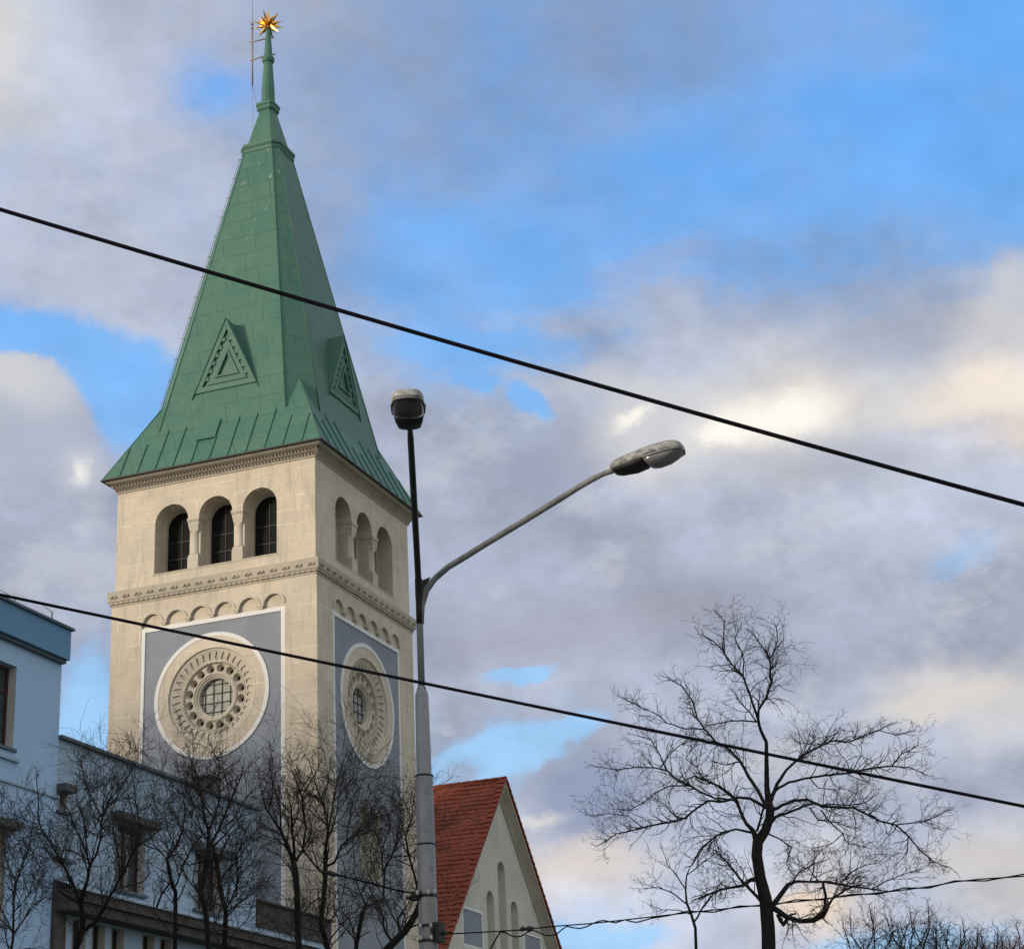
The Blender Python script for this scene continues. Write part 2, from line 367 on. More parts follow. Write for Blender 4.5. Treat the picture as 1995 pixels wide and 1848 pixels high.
def m_stone(name, base, mortar=True, dirt=0.5):
    a = Mat(name, 0.9)
    n1 = a.noise(0.9, 6, 0.65); n2 = a.noise(14, 5, 0.6); n3 = a.noise(1.6, 6, 0.7, st=(2.2, 2.2, 0.35), loc=(3, 1, 0))
    c = a.mix(a.mr(n1, 0.3, 0.75), tuple(v * 0.86 for v in base), tuple(min(1, v * 1.10) for v in base))
    c = a.mix(a.mr(n2, 0.3, 0.7, 0, 0.35), c, tuple(v * 0.72 for v in base))
    if mortar:
        b = a.brick(1.45, 0.47, 0.017, 0.3, 0.43)
        c = a.mix(a.M('MULTIPLY', b.outputs['Color'], 0.34), c, tuple(v * 0.78 for v in base))
        f = a.M('MULTIPLY', b.outputs['Fac'], a.mr(a.noise(1.9, 5, 0.7, loc=(4, 9, 2)), 0.40, 0.64, 0.0, 0.85))
        c = a.mix(f, c, (0.82, 0.77, 0.66))
        f2 = a.M('MULTIPLY', b.outputs['Fac'], a.mr(a.noise(1.1, 3, 0.6, loc=(14, 2, 7)), 0.52, 0.66, 0.0, 0.5))
        c = a.mix(f2, c, (0.22, 0.18, 0.13))
    c = a.mix(a.mr(n3, 0.50, 0.82, 0, dirt), c, (0.22, 0.195, 0.155))
    n4 = a.noise(0.35, 4, 0.6, loc=(8, 8, 1)); c = a.mix(a.mr(n4, 0.45, 0.7, 0, 0.22), c, (0.30, 0.29, 0.25))
    a.col(c).bump(n2, 0.35, 0.02); return a.m
def m_plaster(name, base, var=0.12, dirt=0.25):
    a = Mat(name, 0.92)
    n1 = a.noise(0.7, 6, 0.65); n2 = a.noise(30, 4, 0.6); n3 = a.noise(1.2, 6, 0.7, st=(2.5, 2.5, 0.25), loc=(3, 1, 0))
    c = a.mix(a.mr(n1, 0.3, 0.7), tuple(v * (1 - var) for v in base), tuple(min(1, v * (1 + var)) for v in base))
    c = a.mix(a.mr(n3, 0.55, 0.85, 0, dirt), c, tuple(v * 0.45 for v in base))
    c = a.mix(a.mr(n2, 0.4, 0.7, 0, 0.12), c, tuple(v * 0.6 for v in base))
    a.col(c).bump(n2, 0.25, 0.01); return a.m
def m_copper(name, seams=True):
    a = Mat(name, 0.55)
    base = (0.078, 0.215, 0.160)
    n1 = a.noise(0.8, 6, 0.65); n2 = a.noise(18, 5, 0.65); n3 = a.noise(2.0, 4, 0.6, st=(3, 3, 0.5), loc=(2, 2, 8))
    c = a.mix(a.mr(n1, 0.3, 0.72), (0.047, 0.150, 0.114), (0.088, 0.184, 0.126))
    c = a.mix(a.mr(n2, 0.35, 0.75, 0, 0.4), c, (0.036, 0.118, 0.090))
    c = a.mix(a.mr(n3, 0.54, 0.85, 0, 0.45), c, (0.16, 0.235, 0.17))
    n5 = a.noise(1.4, 5, 0.65, st=(3, 3, 0.3), loc=(9, 4, 1)); c = a.mix(a.mr(n5, 0.52, 0.8, 0, 0.5), c, (0.045, 0.115, 0.085))
    pk = a.noise(0.75, 3, 0.5, loc=(11.3, 4.2, 6.6)); c = a.mix(a.mr(pk, 0.66, 0.76, 0, 0.45), c, (0.22, 0.16, 0.13))
    if seams:
        b = a.brick(1.30, 0.80, 0.011, 0.1, 0.37)
        wob = a.mr(a.noise(1.7, 2, 0.5, loc=(6, 6, 1)), 0.3, 0.6, 0.25, 1.0)
        c = a.mix(a.M('MULTIPLY', b.outputs['Color'], 0.16), c, (0.08, 0.155, 0.11))
        c = a.mix(a.M('MULTIPLY', b.outputs['Fac'], wob), c, (0.020, 0.070, 0.055))
        # pale droppings and runs near the top
        sp = a.N.new('ShaderNodeSeparateXYZ'); a.L.new(a.tc, sp.inputs[0])
        sk = a.noise(5.5, 2, 0.5, st=(1, 1, 0.28), loc=(1, 5, 3))
        c = a.mix(a.M('MULTIPLY', a.mr(sk, 0.68, 0.72), a.mr(sp.outputs[2], 34.0, 38.5, 0, 0.5)), c, (0.42, 0.46, 0.40))
    a.col(c).bump(n2, 0.2, 0.01); return a.m
def m_plain(name, c, rough=0.7, metal=0.0, var=0.25, sc=6.0):
    a = Mat(name, rough, metal)
    n = a.noise(sc, 6, 0.65)
    a.col(a.mix(a.mr(n, 0.3, 0.72), tuple(v * (1 - var) for v in c), tuple(min(1, v * (1 + var)) for v in c))); return a.m
def m_glass(name, c, rough=0.12):
    a = Mat(name, rough); a.b.inputs['Specular IOR Level'].default_value = 0.6
    n = a.noise(2.5, 3, 0.6); a.col(a.mix(a.mr(n, 0.3, 0.7), c, tuple(v * 1.6 for v in c))); a.bump(n, 0.15, 0.05); return a.m

M_STONE = m_stone('limestone_blocks', (0.65, 0.57, 0.45), dirt=0.6)
M_STONEP = m_stone('carved_limestone', (0.58, 0.525, 0.43), mortar=False, dirt=0.4)
M_JOINT = m_plain('pale_mortar', (.66, .60, .49), .9, 0, .25, 2)
M_CAVITY = m_plain('shaded_recess_stone', (.15, .125, .095), .95, 0, .3, 6)  # recess shade put into the colour behind the frieze leaves
M_STONED = m_stone('weathered_limestone', (0.47, 0.42, 0.335), mortar=False, dirt=0.7)
M_PANEL = m_plaster('slate_blue_render', (0.252, 0.276, 0.316), 0.12, 0.5)
M_WHITE = m_plaster('white_render', (0.74, 0.73, 0.71), 0.04, 0.2)
M_COPPER = m_copper('green_sheet_copper'); M_COPPER2 = m_copper('green_copper_trim', False)
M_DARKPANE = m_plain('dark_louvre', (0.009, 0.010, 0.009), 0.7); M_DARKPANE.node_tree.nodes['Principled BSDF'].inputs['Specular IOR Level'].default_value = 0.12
M_IRON = m_plain('dark_iron', (0.03, 0.03, 0.032), 0.6)
M_PANE = m_plain('leaded_glass', (0.33, 0.34, 0.30), 0.5, 0, 0.35, 5)
M_GOLD = Mat('gilded_metal', 0.32, 1.0).col((0.80, 0.44, 0.10)).m
M_STEEL = m_plain('weathered_steel', (0.30, 0.27, 0.25), 0.6, 0.3)
M_TIMBER = m_plain('dark_timber', (0.070, 0.060, 0.054), 0.85, 0, .4, 3)

# ------------------------------------------------------------------ church tower
TX, TY, TA = -8.5778, 62.2667, -0.3499
A, B = 3.75, 3.69
tower = empty('church_tower', (TX, TY, 0), TA, 'square stone church bell tower with tall green copper spire and rose windows', 'church tower')
RC = 17.71
# shaft walls: outer wall plate holding the scalloped recess of the painted panel
def scallop():
    P = [(-2.60, 2.0), (2.62, 2.0), (2.62, 20.36)]
    cs = [-2.2 + 0.885 * i for i in range(6)]
    for c in reversed(cs):
        r = 0.355
        cc = min(max(c, -2.60 + r), 2.62 - r)
        P.append((cc + r, 20.36)) if abs(cc + r - 2.62) > 1e-3 else None
        P += [(cc + r * math.cos(PI * i / 10), 20.36 + r * math.sin(PI * i / 10)) for i in range(1, 10)]
        P.append((cc - r, 20.36)) if abs(cc - r + 2.60) > 1e-3 else None
    P.append((-2.60, 20.36))
    return P, cs
SC, ARCS = scallop()
wall = MB()
for k in range(4):
    T = FT(k)
    if k < 2: plate(wall, T, rect(-A, 0, A, 21.33), [SC], A, A - 0.30, sides=False)
    else: wall.add([T(-A, A, 0), T(A, A, 0), T(A, A, 21.33), T(-A, A, 21.33)], [(0, 1, 2, 3)])
wall.box((-A + 0.01, -A + 0.01, 21.30), (A - 0.01, A - 0.01, 21.36))
wall.build('shaft_wall', M_STONE, tower)
for k in range(2):
    T = FT(k)
    mb = MB(); plate(mb, T, rect(-2.65, 1.9, 2.66, 20.9), [rect(-2.5, 2.0, 2.52, 20.12)], A - 0.075, A - 0.29, sides=False); mb.build('arch_backing', M_STONE, tower)
    mb = MB(); plate(mb, T, rect(-2.598, 2.05, 2.618, 20.262), [rect(-2.46, 2.1, 2.48, 20.12)], A - 0.012, A - 0.10); mb.build('white_border', M_WHITE, tower)
    mb = MB(); plate(mb, T, rect(-2.52, 1.95, 2.54, 20.2), [circ(0, RC, 1.93, 64), arch(-0.42, 0.62, 12.1, 14.3), arch(0.42, 0.62, 12.1, 14.3)], A - 0.045, A - 0.26, sides=False); mb.build('painted_panel', M_PANEL, tower)
    # archivolt hoods over the small arches and consoles between them
    mb = MB()
    for c in ARCS:
        cc = min(max(c, -2.60 + .355), 2.62 - .355)
        o_ = [(cc + 0.425 * math.cos(PI * i / 12), 20.36 + 0.425 * math.sin(PI * i / 12)) for i in range(13)]
        i_ = [(cc + 0.352 * math.cos(PI * i / 12), 20.36 + 0.352 * math.sin(PI * i / 12)) for i in range(12, -1, -1)]
        plate(mb, T, o_ + i_, [], A + 0.035, A - 0.02)
    for i in range(5):
        cc = ARCS[i] + 0.4425
        mb.box((cc - 0.10, A - 0.02, 20.345), (cc + 0.10, A + 0.06, 20.41), T)
        mb.box((cc - 0.07, A - 0.02, 20.28), (cc + 0.07, A + 0.04, 20.345), T)
    mb.build('arch_frieze', M_STONEP, tower)
    # paired small windows low on the shaft
    for cx in (-0.42, 0.42):
        mb = MB(); plate(mb, T, arch(cx, 0.74, 12.02, 14.37), [arch(cx, 0.56, 12.13, 14.27)], A - 0.02, A - 0.20)
        wf = mb.build('window', M_STONEP, tower)
        mb = MB(); plate(mb, T, arch(cx, 0.60, 12.10, 14.29), [], A - 0.16, A - 0.19); mb.build('pane', M_PANE, wf)
    # ---- rose window
    mb = MB(); plate(mb, T, circ(0, RC, 2.06, 72), [circ(0, RC, 1.925, 72)], A - 0.005, A - 0.10)
    rose = mb.build('rose_window', M_WHITE, tower)
    def lathe(prof, n=72):
        mb = MB(); mb.rings([[T(r * math.cos(2 * PI * i / n), o, RC + r * math.sin(2 * PI * i / n)) for i in range(n)] for r, o in prof], cap=False, smooth=False)
        return mb
    mb = lathe([(1.925, A - 0.02), (1.60, A - 0.02), (1.585, A - 0.012), (1.56, A - 0.012), (1.54, A - 0.04), (1.53, A - 0.14)])
    mb.build('stone_ring', M_STONE, rose)
    # petal ring: plate with pointed notches
    NP = 36; nt_ = []
    TC = lambda s, o, z: T(s, o - 0.15 * min(1, max(0, (1.53 - math.hypot(s, z - RC)) / 0.43)), z)
    for i in range(NP):
        a = 2 * PI * (i + .5) / NP
        def pp(r, da): return (r * math.cos(a + da), RC + r * math.sin(a + da))
        nt_.append([pp(1.20, -0.040), pp(1.185, 0.0), pp(1.20, 0.040), pp(1.25, 0.060), pp(1.36, 0.036), pp(1.47, 0.0), pp(1.36, -0.036), pp(1.25, -0.060)])
    mb = MB(); plate(mb, TC, circ(0, RC, 1.535, 72), nt_ + [circ(0, RC, 1.10, 72)], A - 0.07, A - 0.13, sides=False)
    mb.rings([[TC(r * math.cos(2 * PI * i / 72), A - 0.115, RC + r * math.sin(2 * PI * i / 72)) for i in range(72)] for r in (1.54, 1.10)], cap=False)
    for i in range(NP):
        a = 2 * PI * i / NP
        for rr, da, sz in ((1.125, 0, 0.040), (1.13, PI / NP, 0.030)):
            c_ = (rr * math.cos(a + da), RC + rr * math.sin(a + da))
            mb.rings([[T(c_[0] + sz * q * math.cos(j * PI / 3), A - 0.20 + dz, c_[1] + sz * q * math.sin(j * PI / 3)) for j in range(6)] for q, dz in ((1, -0.05), (0.95, 0.0), (0.4, 0.03))], smooth=True)
    mb.build('petal_ring', M_STONEP, rose)
    mb = MB(); plate(mb, T, circ(0, RC, 1.125, 72), [circ(0.94 * math.cos(2 * PI * (i + .5) / 16), RC + 0.94 * math.sin(2 * PI * (i + .5) / 16), 0.138, 16) for i in range(16)] + [circ(0, RC, 0.76, 48)], A - 0.27, A - 0.33, sides=True)
    for i in range(16):
        a = 2 * PI * (i + .5) / 16; cx, cz = 0.94 * math.cos(a), 0.94 * math.sin(a)
        mb.rings([[T(cx + q * math.cos(j * PI / 8), o, RC + cz + q * math.sin(j * PI / 8)) for j in range(16)] for q, o in ((0.158, A - 0.262), (0.138, A - 0.275), (0.118, A - 0.35), (0.085, A - 0.41), (0.080, A - 0.50))], cap=False)
    mb.build('pierced_ring', M_STONEP, rose)
    for i in range(16):
        mb = MB(); a = 2 * PI * (i + .5) / 16; plate(mb, T, circ(0.94 * math.cos(a), RC + 0.94 * math.sin(a), 0.085, 12), [], A - 0.48, A - 0.50)
        mb.build('small_pane', M_DARKPANE, rose)
    mb = lathe([(0.80, A - 0.272), (0.79, A - 0.235), (0.76, A - 0.225), (0.735, A - 0.24), (0.725, A - 0.27), (0.70, A - 0.262), (0.675, A - 0.275), (0.665, A - 0.31), (0.64, A - 0.315), (0.615, A - 0.33), (0.605, A - 0.50)])
    mb.build('inner_moulding', M_STONEP, rose)
    mb = MB(); plate(mb, T, circ(0, RC, 0.61, 40), [], A - 0.47, A - 0.50); mb.build('centre_pane', M_PANE, rose)
    mb = MB()
    for t in (-0.45, -0.15, 0.15, 0.45):
        hh = math.sqrt(0.605 ** 2 - t * t)
        mb.box((t - .014, A - .468, RC - hh), (t + .014, A - .445, RC + hh), T); mb.box((-hh, A - .466, RC + t - .014), (hh, A - .443, RC + t + .014), T)
    mb.build('grille', M_IRON, rose)
# backing core so nothing is see-through
mb = MB(); mb.box((-3.2, -3.2, 0), (3.2, 3.2, 21.2)); mb.build('shaft_core', M_DARKPANE, tower)

# string cornice
def sqbox(mb, h0, z0, h1, z1):
    mb.rings([[(-h0, -h0, z0), (h0, -h0, z0), (h0, h0, z0), (-h0, h0, z0)], [(-h1, -h1, z1), (h1, -h1, z1), (h1, h1, z1), (-h1, h1, z1)]])
mb = MB()
sqbox(mb, 3.77, 21.16, 3.775, 21.24); sqbox(mb, 3.80, 21.24, 3.83, 21.31)
mb.rings([[(sx * h, sy * h, z) for sx, sy in ((-1, -1), (1, -1), (1, 1), (-1, 1))] for h, z in ((3.842, 21.31), (3.862, 21.35), (3.866, 21.66), (3.84, 21.69), (3.70, 21.72))])
for k in range(4):
    T = FT(k)
    for i in range(40):
        s = -3.72 + 7.44 * i / 39
        mb.box((s - .06, 3.79, 21.235), (s + .05, 3.832, 21.30), T)
    for i in range(17):
        s = -3.62 + 7.24 * i / 16
        o_ = [(s + 0.12 * math.cos(PI * j / 8), 21.43 + 0.12 * math.sin(PI * j / 8)) for j in range(9)]
        i_ = [(s + 0.06 * math.cos(PI * j / 8), 21.43 + 0.06 * math.sin(PI * j / 8)) for j in range(8, -1, -1)]
        plate(mb, T, o_ + i_, [], 3.92, 3.86)
        mb.rings([[T(s + 0.05 * q * math.cos(j * PI / 4), 3.864 + d_, 21.44 + 0.05 * q * math.sin(j * PI / 4)) for j in range(8)] for q, d_ in ((1, 0), (.5, .035))])
mb.build('string_cornice', M_STONED, tower)

# belfry stage
WC = (-1.595, 0.05, 1.68); WW = 1.25; WB, WT = 22.10, 24.46
def tri_arch():
    P = [(WC[0] - WW / 2, WB), (WC[2] + WW / 2, WB)]
    for i, c in enumerate(reversed(WC)):
        r = WW / 2; P += [(c + r * math.cos(PI * j / 14), WT - r + r * math.sin(PI * j / 14)) for j in range(15)]
    return P
bw = MB()
for k in range(4):
    T = FT(k)
    if k < 2:
        plate(bw, T, rect(-B, 21.70, B, 25.30), [tri_arch()], B, B - 0.13, sides=False)
        plate(bw, T, rect(-B + .14, 21.75, B - .14, 25.25), [arch(c, WW - 0.005, WB - .001, WT - .002) for c in WC], B - 0.132, B - 0.62, sides=False)
    else: bw.add([T(-B, B, 21.7), T(B, B, 21.7), T(B, B, 25.3), T(-B, B, 25.3)], [(0, 1, 2, 3)])
bw.build('belfry_wall', M_STONE, tower)
mb = MB(); mb.box((-2.55, -2.55, 21.7), (2.55, 2.55, 25.3)); mb.build('belfry_core', M_DARKPANE, tower)
for k in range(2):
    T = FT(k)
    # pale joints of the voussoir ring over each opening
    for ci, c in enumerate(WC):
        mb = MB(); zc_ = WT - .625; r1 = 0.97
        a_lo = 0.12 if ci == 2 else 0.60; a_hi = PI - (0.12 if ci == 0 else 0.60)
        n_ = 18; arc = [a_lo + (a_hi - a_lo) * q / n_ for q in range(n_ + 1)]
        plate(mb, T, [(c + (r1 + .011) * math.cos(a), zc_ + (r1 + .011) * math.sin(a)) for a in arc] + [(c + (r1 - .011) * math.cos(a), zc_ + (r1 - .011) * math.sin(a)) for a in reversed(arc)], [], B + .004, B - .01)
        for a in [PI * q / 8 for q in range(1, 8)]:
            if a < a_lo or a > a_hi: continue
            ca, sa = math.cos(a), math.sin(a); w_ = .009
            plate(mb, T, [(c + .64 * ca - w_ * sa, zc_ + .64 * sa + w_ * ca), (c + .64 * ca + w_ * sa, zc_ + .64 * sa - w_ * ca), (c + .955 * ca + w_ * sa, zc_ + .955 * sa - w_ * ca), (c + .955 * ca - w_ * sa, zc_ + .955 * sa + w_ * ca)], [], B + .004, B - .01)
        mb.build('voussoir_ring', M_JOINT, tower)
    for c in WC:
        mb = MB(); plate(mb, T, arch(c, WW - .004, WB, WT - .003), [arch(c, WW - 0.16, WB + 0.07, WT - 0.08)], B - 0.56, B - 0.80, sides=False)
        wf = mb.build('belfry_window', M_STONEP, tower)
        mb = MB(); plate(mb, T, arch(c, WW - .12, WB + 0.03, WT - 0.05), [], B - 0.72, B - 0.76); mb.build('louvre_pane', M_DARKPANE, wf)
        mb = MB()
        for zz in (22.75, 23.35): mb.box((c - .54, B - .718, zz - .018), (c + .54, B - .69, zz + .018), T)
        mb.box((c - .015, B - .716, WB + .07), (c + .015, B - .692, WT - .09), T)
        mb.build('glazing_bar', M_IRON, wf)
    for c in (-0.772, 0.865):
        mb = MB()
        def cylr(prof, n=14):
            mb.rings([[T(c + r * math.cos(2 * PI * j / n), B - 0.19 + r * math.sin(2 * PI * j / n), z) for j in range(n)] for r, z in prof], smooth=True)
        cylr([(0.175, 22.55), (0.19, 22.60), (0.155, 22.66), (0.150, 23.30), (0.175, 23.34), (0.155, 23.38)])
        mb.box((c - .20, B - .40, 22.08), (c + .20, B + .005, 22.46), T); mb.box((c - .185, B - .38, 22.46), (c + .185, B - .012, 22.56), T)
        mb.rings([[T(c + a * w, B - .19 + b * w, z) for a, b in ((-1, -1), (1, -1), (1, 1), (-1, 1))] for w, z in ((0.15, 23.38), (0.195, 23.62), (0.20, 23.76))])
        mb.box((c - .225, B - .42, 23.76), (c + .225, B + .035, 23.835), T)
        for i in range(5): mb.box((c - .21 + i * .09, B + .0, 23.70), (c - .16 + i * .09, B + .03, 23.76), T)
        mb.build('column', M_STONEP, tower)
    mb = MB(); mb.box((-2.28, B - .60, 22.03), (2.36, B + .004, 22.105), T); mb.build('sill', M_STONED, tower)
# carved frieze under the eaves
mb = MB()
def sqp(h, z): return [(-h, -h, z), (h, -h, z), (h, h, z), (-h, h, z)]
mb.rings([sqp(h, z) for h, z in ((3.70, 25.17), (3.74, 25.19), (3.74, 25.22), (3.70, 25.225))])
mb.build('frieze_base', M_STONEP, tower)
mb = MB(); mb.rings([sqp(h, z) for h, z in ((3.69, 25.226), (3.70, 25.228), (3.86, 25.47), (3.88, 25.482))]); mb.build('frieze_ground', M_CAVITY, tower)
mb = MB()
for k in range(4):
    T = FT(k)
    for row in range(2):
        n = 62
        for i in range(n):
            s = -3.74 + 7.48 * (i + .5 * row) / (n - 1)
            zb = 25.245 + row * .115; ob = 3.715 + row * .07
            mb.add([T(s - .042, ob, zb), T(s + .042, ob, zb), T(s, ob + .055, zb + .03), T(s - .036, ob + .055, zb + .10), T(s + .036, ob + .055, zb + .10), T(s, ob + .14, zb + .095)],
                   [(0, 2, 3), (1, 4, 2), (2, 5, 3), (2, 4, 5), (0, 1, 2), (3, 5, 4)])
mb.build('carved_frieze', M_STONEP, tower)
mb = MB(); mb.rings([sqp(h, z) for h, z in ((3.87, 25.485), (3.97, 25.52), (4.03, 25.56), (4.035, 25.59))]); mb.build('eaves_moulding', M_STONEP, tower)

# spire
HS = lambda z: 0.775 + 0.2102 * (39.2 - z)
HF = lambda z: 4.085 - 0.49 * (z - 25.63)
def cham(h, z, k=0.13):
    c = 2 * h * k
    return [(-h, -h + c, z), (-h + c, -h, z), (h - c, -h, z), (h, -h + c, z), (h, h - c, z), (h - c, h, z), (-h + c, h, z), (-h, h - c, z)]
spire = MB(); spire.rings([cham(HS(z), z) for z in (26.9, 39.3)], cap=True)
spire.rings([sqp(4.10, 25.592), sqp(4.10, 25.625), sqp(HF(28.9), 28.9)], cap=True)
spo = spire.build('spire', M_COPPER, tower)
mb = MB()
mb.rings([sqp(4.125, 25.575), sqp(4.13, 25.625), sqp(4.09, 25.63)]); mb.build('eaves_gutter', M_IRON, tower)
# standing seams on the flared skirt
mb = MB(); dn = Vector((0.49, 1)).normalized()
for k in range(4):
    T = FT(k)
    for i in range(-5, 6):
        s = i * 0.682; zt = 27.45 if abs(s) < 2.5 else (26.98 if abs(s) < 3 else 26.9)
        zt -= 0.05 * ((i * 7) % 3)
        if i in (-1, 0): zt = 26.62
        if abs(s) > 3.3: zt = 26.85
        z0 = 25.66
        mb.add([T(s + d, HF(z) + o, z + o * .4) for z in (z0, zt) for d, o in ((-.018, 0), (-.016, .045), (.016, .045), (.018, 0))],
               [(0, 1, 5, 4), (1, 2, 6, 5), (2, 3, 7, 6), (0, 3, 2, 1), (4, 5, 6, 7)])
mb.build('standing_seam', M_COPPER2, spo)
mb = MB(); T = FT(0)
mb.add([T(s, HF(z) + o, z) for z in (26.60, 27.42) for s, o in ((-.76, -.05), (-.76, .08), (-.03, .08), (-.03, -.05))], [(0, 1, 5, 4), (1, 2, 6, 5), (2, 3, 7, 6), (0, 3, 2, 1), (4, 5, 6, 7)])
mb.build('roof_hatch', M_COPPER2, spo)
# corner rolls along the spire edges
mb = MB()
lo, hi = cham(HS(27.4), 27.4), cham(HS(39.25), 39.25)
for a, b in zip(lo, hi): mb.tube([a, b], [0.028, 0.018], 5)
for sx, sy in ((-1, -1), (1, -1), (1, 1), (-1, 1)):
    mb.tube([(sx * HF(25.66), sy * HF(25.66), 25.66), (sx * 2.70, sy * 2.70, 28.46)], 0.026, 5)
mb.build('edge_roll', M_COPPER2, spo)
# triangular gablets
for k in range(4):
    T = FT(k); O = HS(28.64) + 0.05
    za, zb, hw = 31.25, 28.64, 1.19
    g = MB()
    back = 39.2 - (O - 0.6 - 0.775) / 0.2102
    ob = HS(za) - 0.12
    # roof cheeks
    g.add([T(-hw - .10, O + .03, zb - .22), T(0, O + .03, za + .03), T(0, ob, za + .03), T(-hw - .1, HS(zb) - .25, zb - .22)], [(0, 1, 2, 3)])
    g.add([T(hw + .10, O + .03, zb - .22), T(0, O + .03, za + .03), T(0, ob, za + .03), T(hw + .1, HS(zb) - .25, zb - .22)], [(0, 3, 2, 1)])
    def tri(c, w, zl, zt): return [(-w + c, zl), (w + c, zl), (c, zt)]
    sl = (za - zb) / hw
    plate(g, T, tri(0, hw, zb, za), [tri(0.02, 0.93, 28.83, 28.83 + 0.93 * sl)], O, O - 0.22, sides=True)
    plate(g, T, tri(0, 1.02, 28.75, 28.75 + 1.02 * sl), [], O - 0.085, O - 0.22)
    go = g.build('gablet', M_COPPER2, spo)
    g = MB()
    plate(g, T, tri(0.03, 0.77, 28.89, 28.89 + .77 * sl * 0.97), [tri(0.05, 0.33, 29.17, 29.17 + .33 * sl)], O - 0.04, O - 0.13)
    plate(g, T, tri(0.05, 0.46, 29.10, 29.10 + .46 * sl), [tri(0.05, 0.37, 29.155, 29.155 + .37 * sl)], O + 0.01, O - 0.05)
    for side in (-1, 1):
        for i in range(6):
            t = 0.10 + i * 0.145
            x = side * (0.86 * (1 - t)) + .02; z = 28.93 + 0.86 * t * sl
            g.box((x - .085, O - .13, z - .075), (x + .085, O - .02, z + .07), T)
    g.build('ornament', M_COPPER2, go)
# collars and finial
oct_ = lambda h, z: cham(h, z, 0.22)
mb = MB()
mb.rings([cham(h, z, .15) for h, z in ((.76, 39.18), (.80, 39.22), (.82, 39.30), (.79, 39.36), (.84, 39.44), (.84, 39.54), (.76, 39.60), (.66, 39.66), (.28, 41.2), (.30, 41.24), (.35, 41.30), (.35, 41.42), (.38, 41.46), (.38, 41.54), (.32, 41.60), (.25, 41.64))])
mb.build('collar', M_COPPER2, spo)
mb = MB(); n = 12
mb.rings([[(r * math.cos(2 * PI * j / n), r * math.sin(2 * PI * j / n), z) for j in range(n)] for r, z in
          ((.262, 41.60), (.25, 42.2), (.17, 43.42), (.17, 43.46), (.215, 43.50), (.245, 43.60), (.24, 43.68), (.20, 43.74), (.165, 43.80), (.15, 44.0), (.085, 44.98), (.095, 45.02), (.08, 45.06))], smooth=False)
mb.build('finial', M_COPPER2, spo)
# gilded star
mb = MB(); cz = 45.22
dirs = []
for x in (-1, 0, 1):
    for y in (-1, 0, 1):
        for z in (-1, 0, 1):
            n_ = abs(x) + abs(y) + abs(z)
            if n_ in (1, 2): dirs.append((x, y, z))
for d in dirs:
    d = Vector(d).normalized()
    if d.z < -0.9: continue
    L_ = 0.72 if d.z > .9 else 0.63
    p = d.orthogonal().normalized(); q = d.cross(p); r = 0.098
    base = [Vector((0, 0, cz)) + d * .13 + (p * a + q * b) * r for a, b in ((1, 0), (0, 1), (-1, 0), (0, -1))]
    c0 = Vector((0, 0, cz)); tip = c0 + d * L_
    mb.add([*base, tip, c0], [(0, 1, 4), (1, 2, 4), (2, 3, 4), (3, 0, 4), (1, 0, 5), (2, 1, 5), (3, 2, 5), (0, 3, 5)])
mb.build('star', M_GOLD, spo)
# lightning rod beside the finial
inv = Matrix.Rotation(-TA, 3, 'Z')
def loc(dx, dy, z): v = inv @ Vector((dx, dy, 0)); return (v.x, v.y, z)
mb = MB()
mb.tube([loc(-.60, 0, 42.5), loc(-.62, 0, 45.15)], 0.035, 6)
mb.tube([loc(-.62, 0, 45.15), loc(-.62, 0, 49.5)], 0.010, 5)
for z in (45.1, 45.3): mb.tube([loc(-.62, 0, z - .05), loc(-.62, 0, z + .05)], 0.05, 6)
mb.tube([loc(-.72, 0, 44.45), loc(.22, 0, 44.65)], 0.030, 5); mb.tube([loc(-.70, 0, 43.62), loc(-.1, 0, 43.82), loc(.28, 0, 43.86)], 0.030, 5)
mb.tube([loc(-.60, 0, 42.5), loc(-.40, 0, 41.5)], 0.010, 5); mb.tube([loc(-.60, 0, 42.5), loc(-.57, 0, 40.4), loc(-.85, 0, 39.4)], 0.008, 5)
rp = [loc(-.62, 0, 40.4)]
mb.build('lightning_rod', M_STEEL, spo)
mb = MB(); pts = []
for i in range(14):
    z = 39.1 - i * 0.84; h = HS(z); pts.append((-h - .05, -h + 2 * h * .13 - .05, z)); mb.tube([(-h + .02, -h + 2 * h * .13, z), (-h - .10, -h + 2 * h * .13 - .08, z)], .012, 4)
mb.tube(pts, 0.012, 5); mb.build('lightning_cable', M_STEEL, spo)

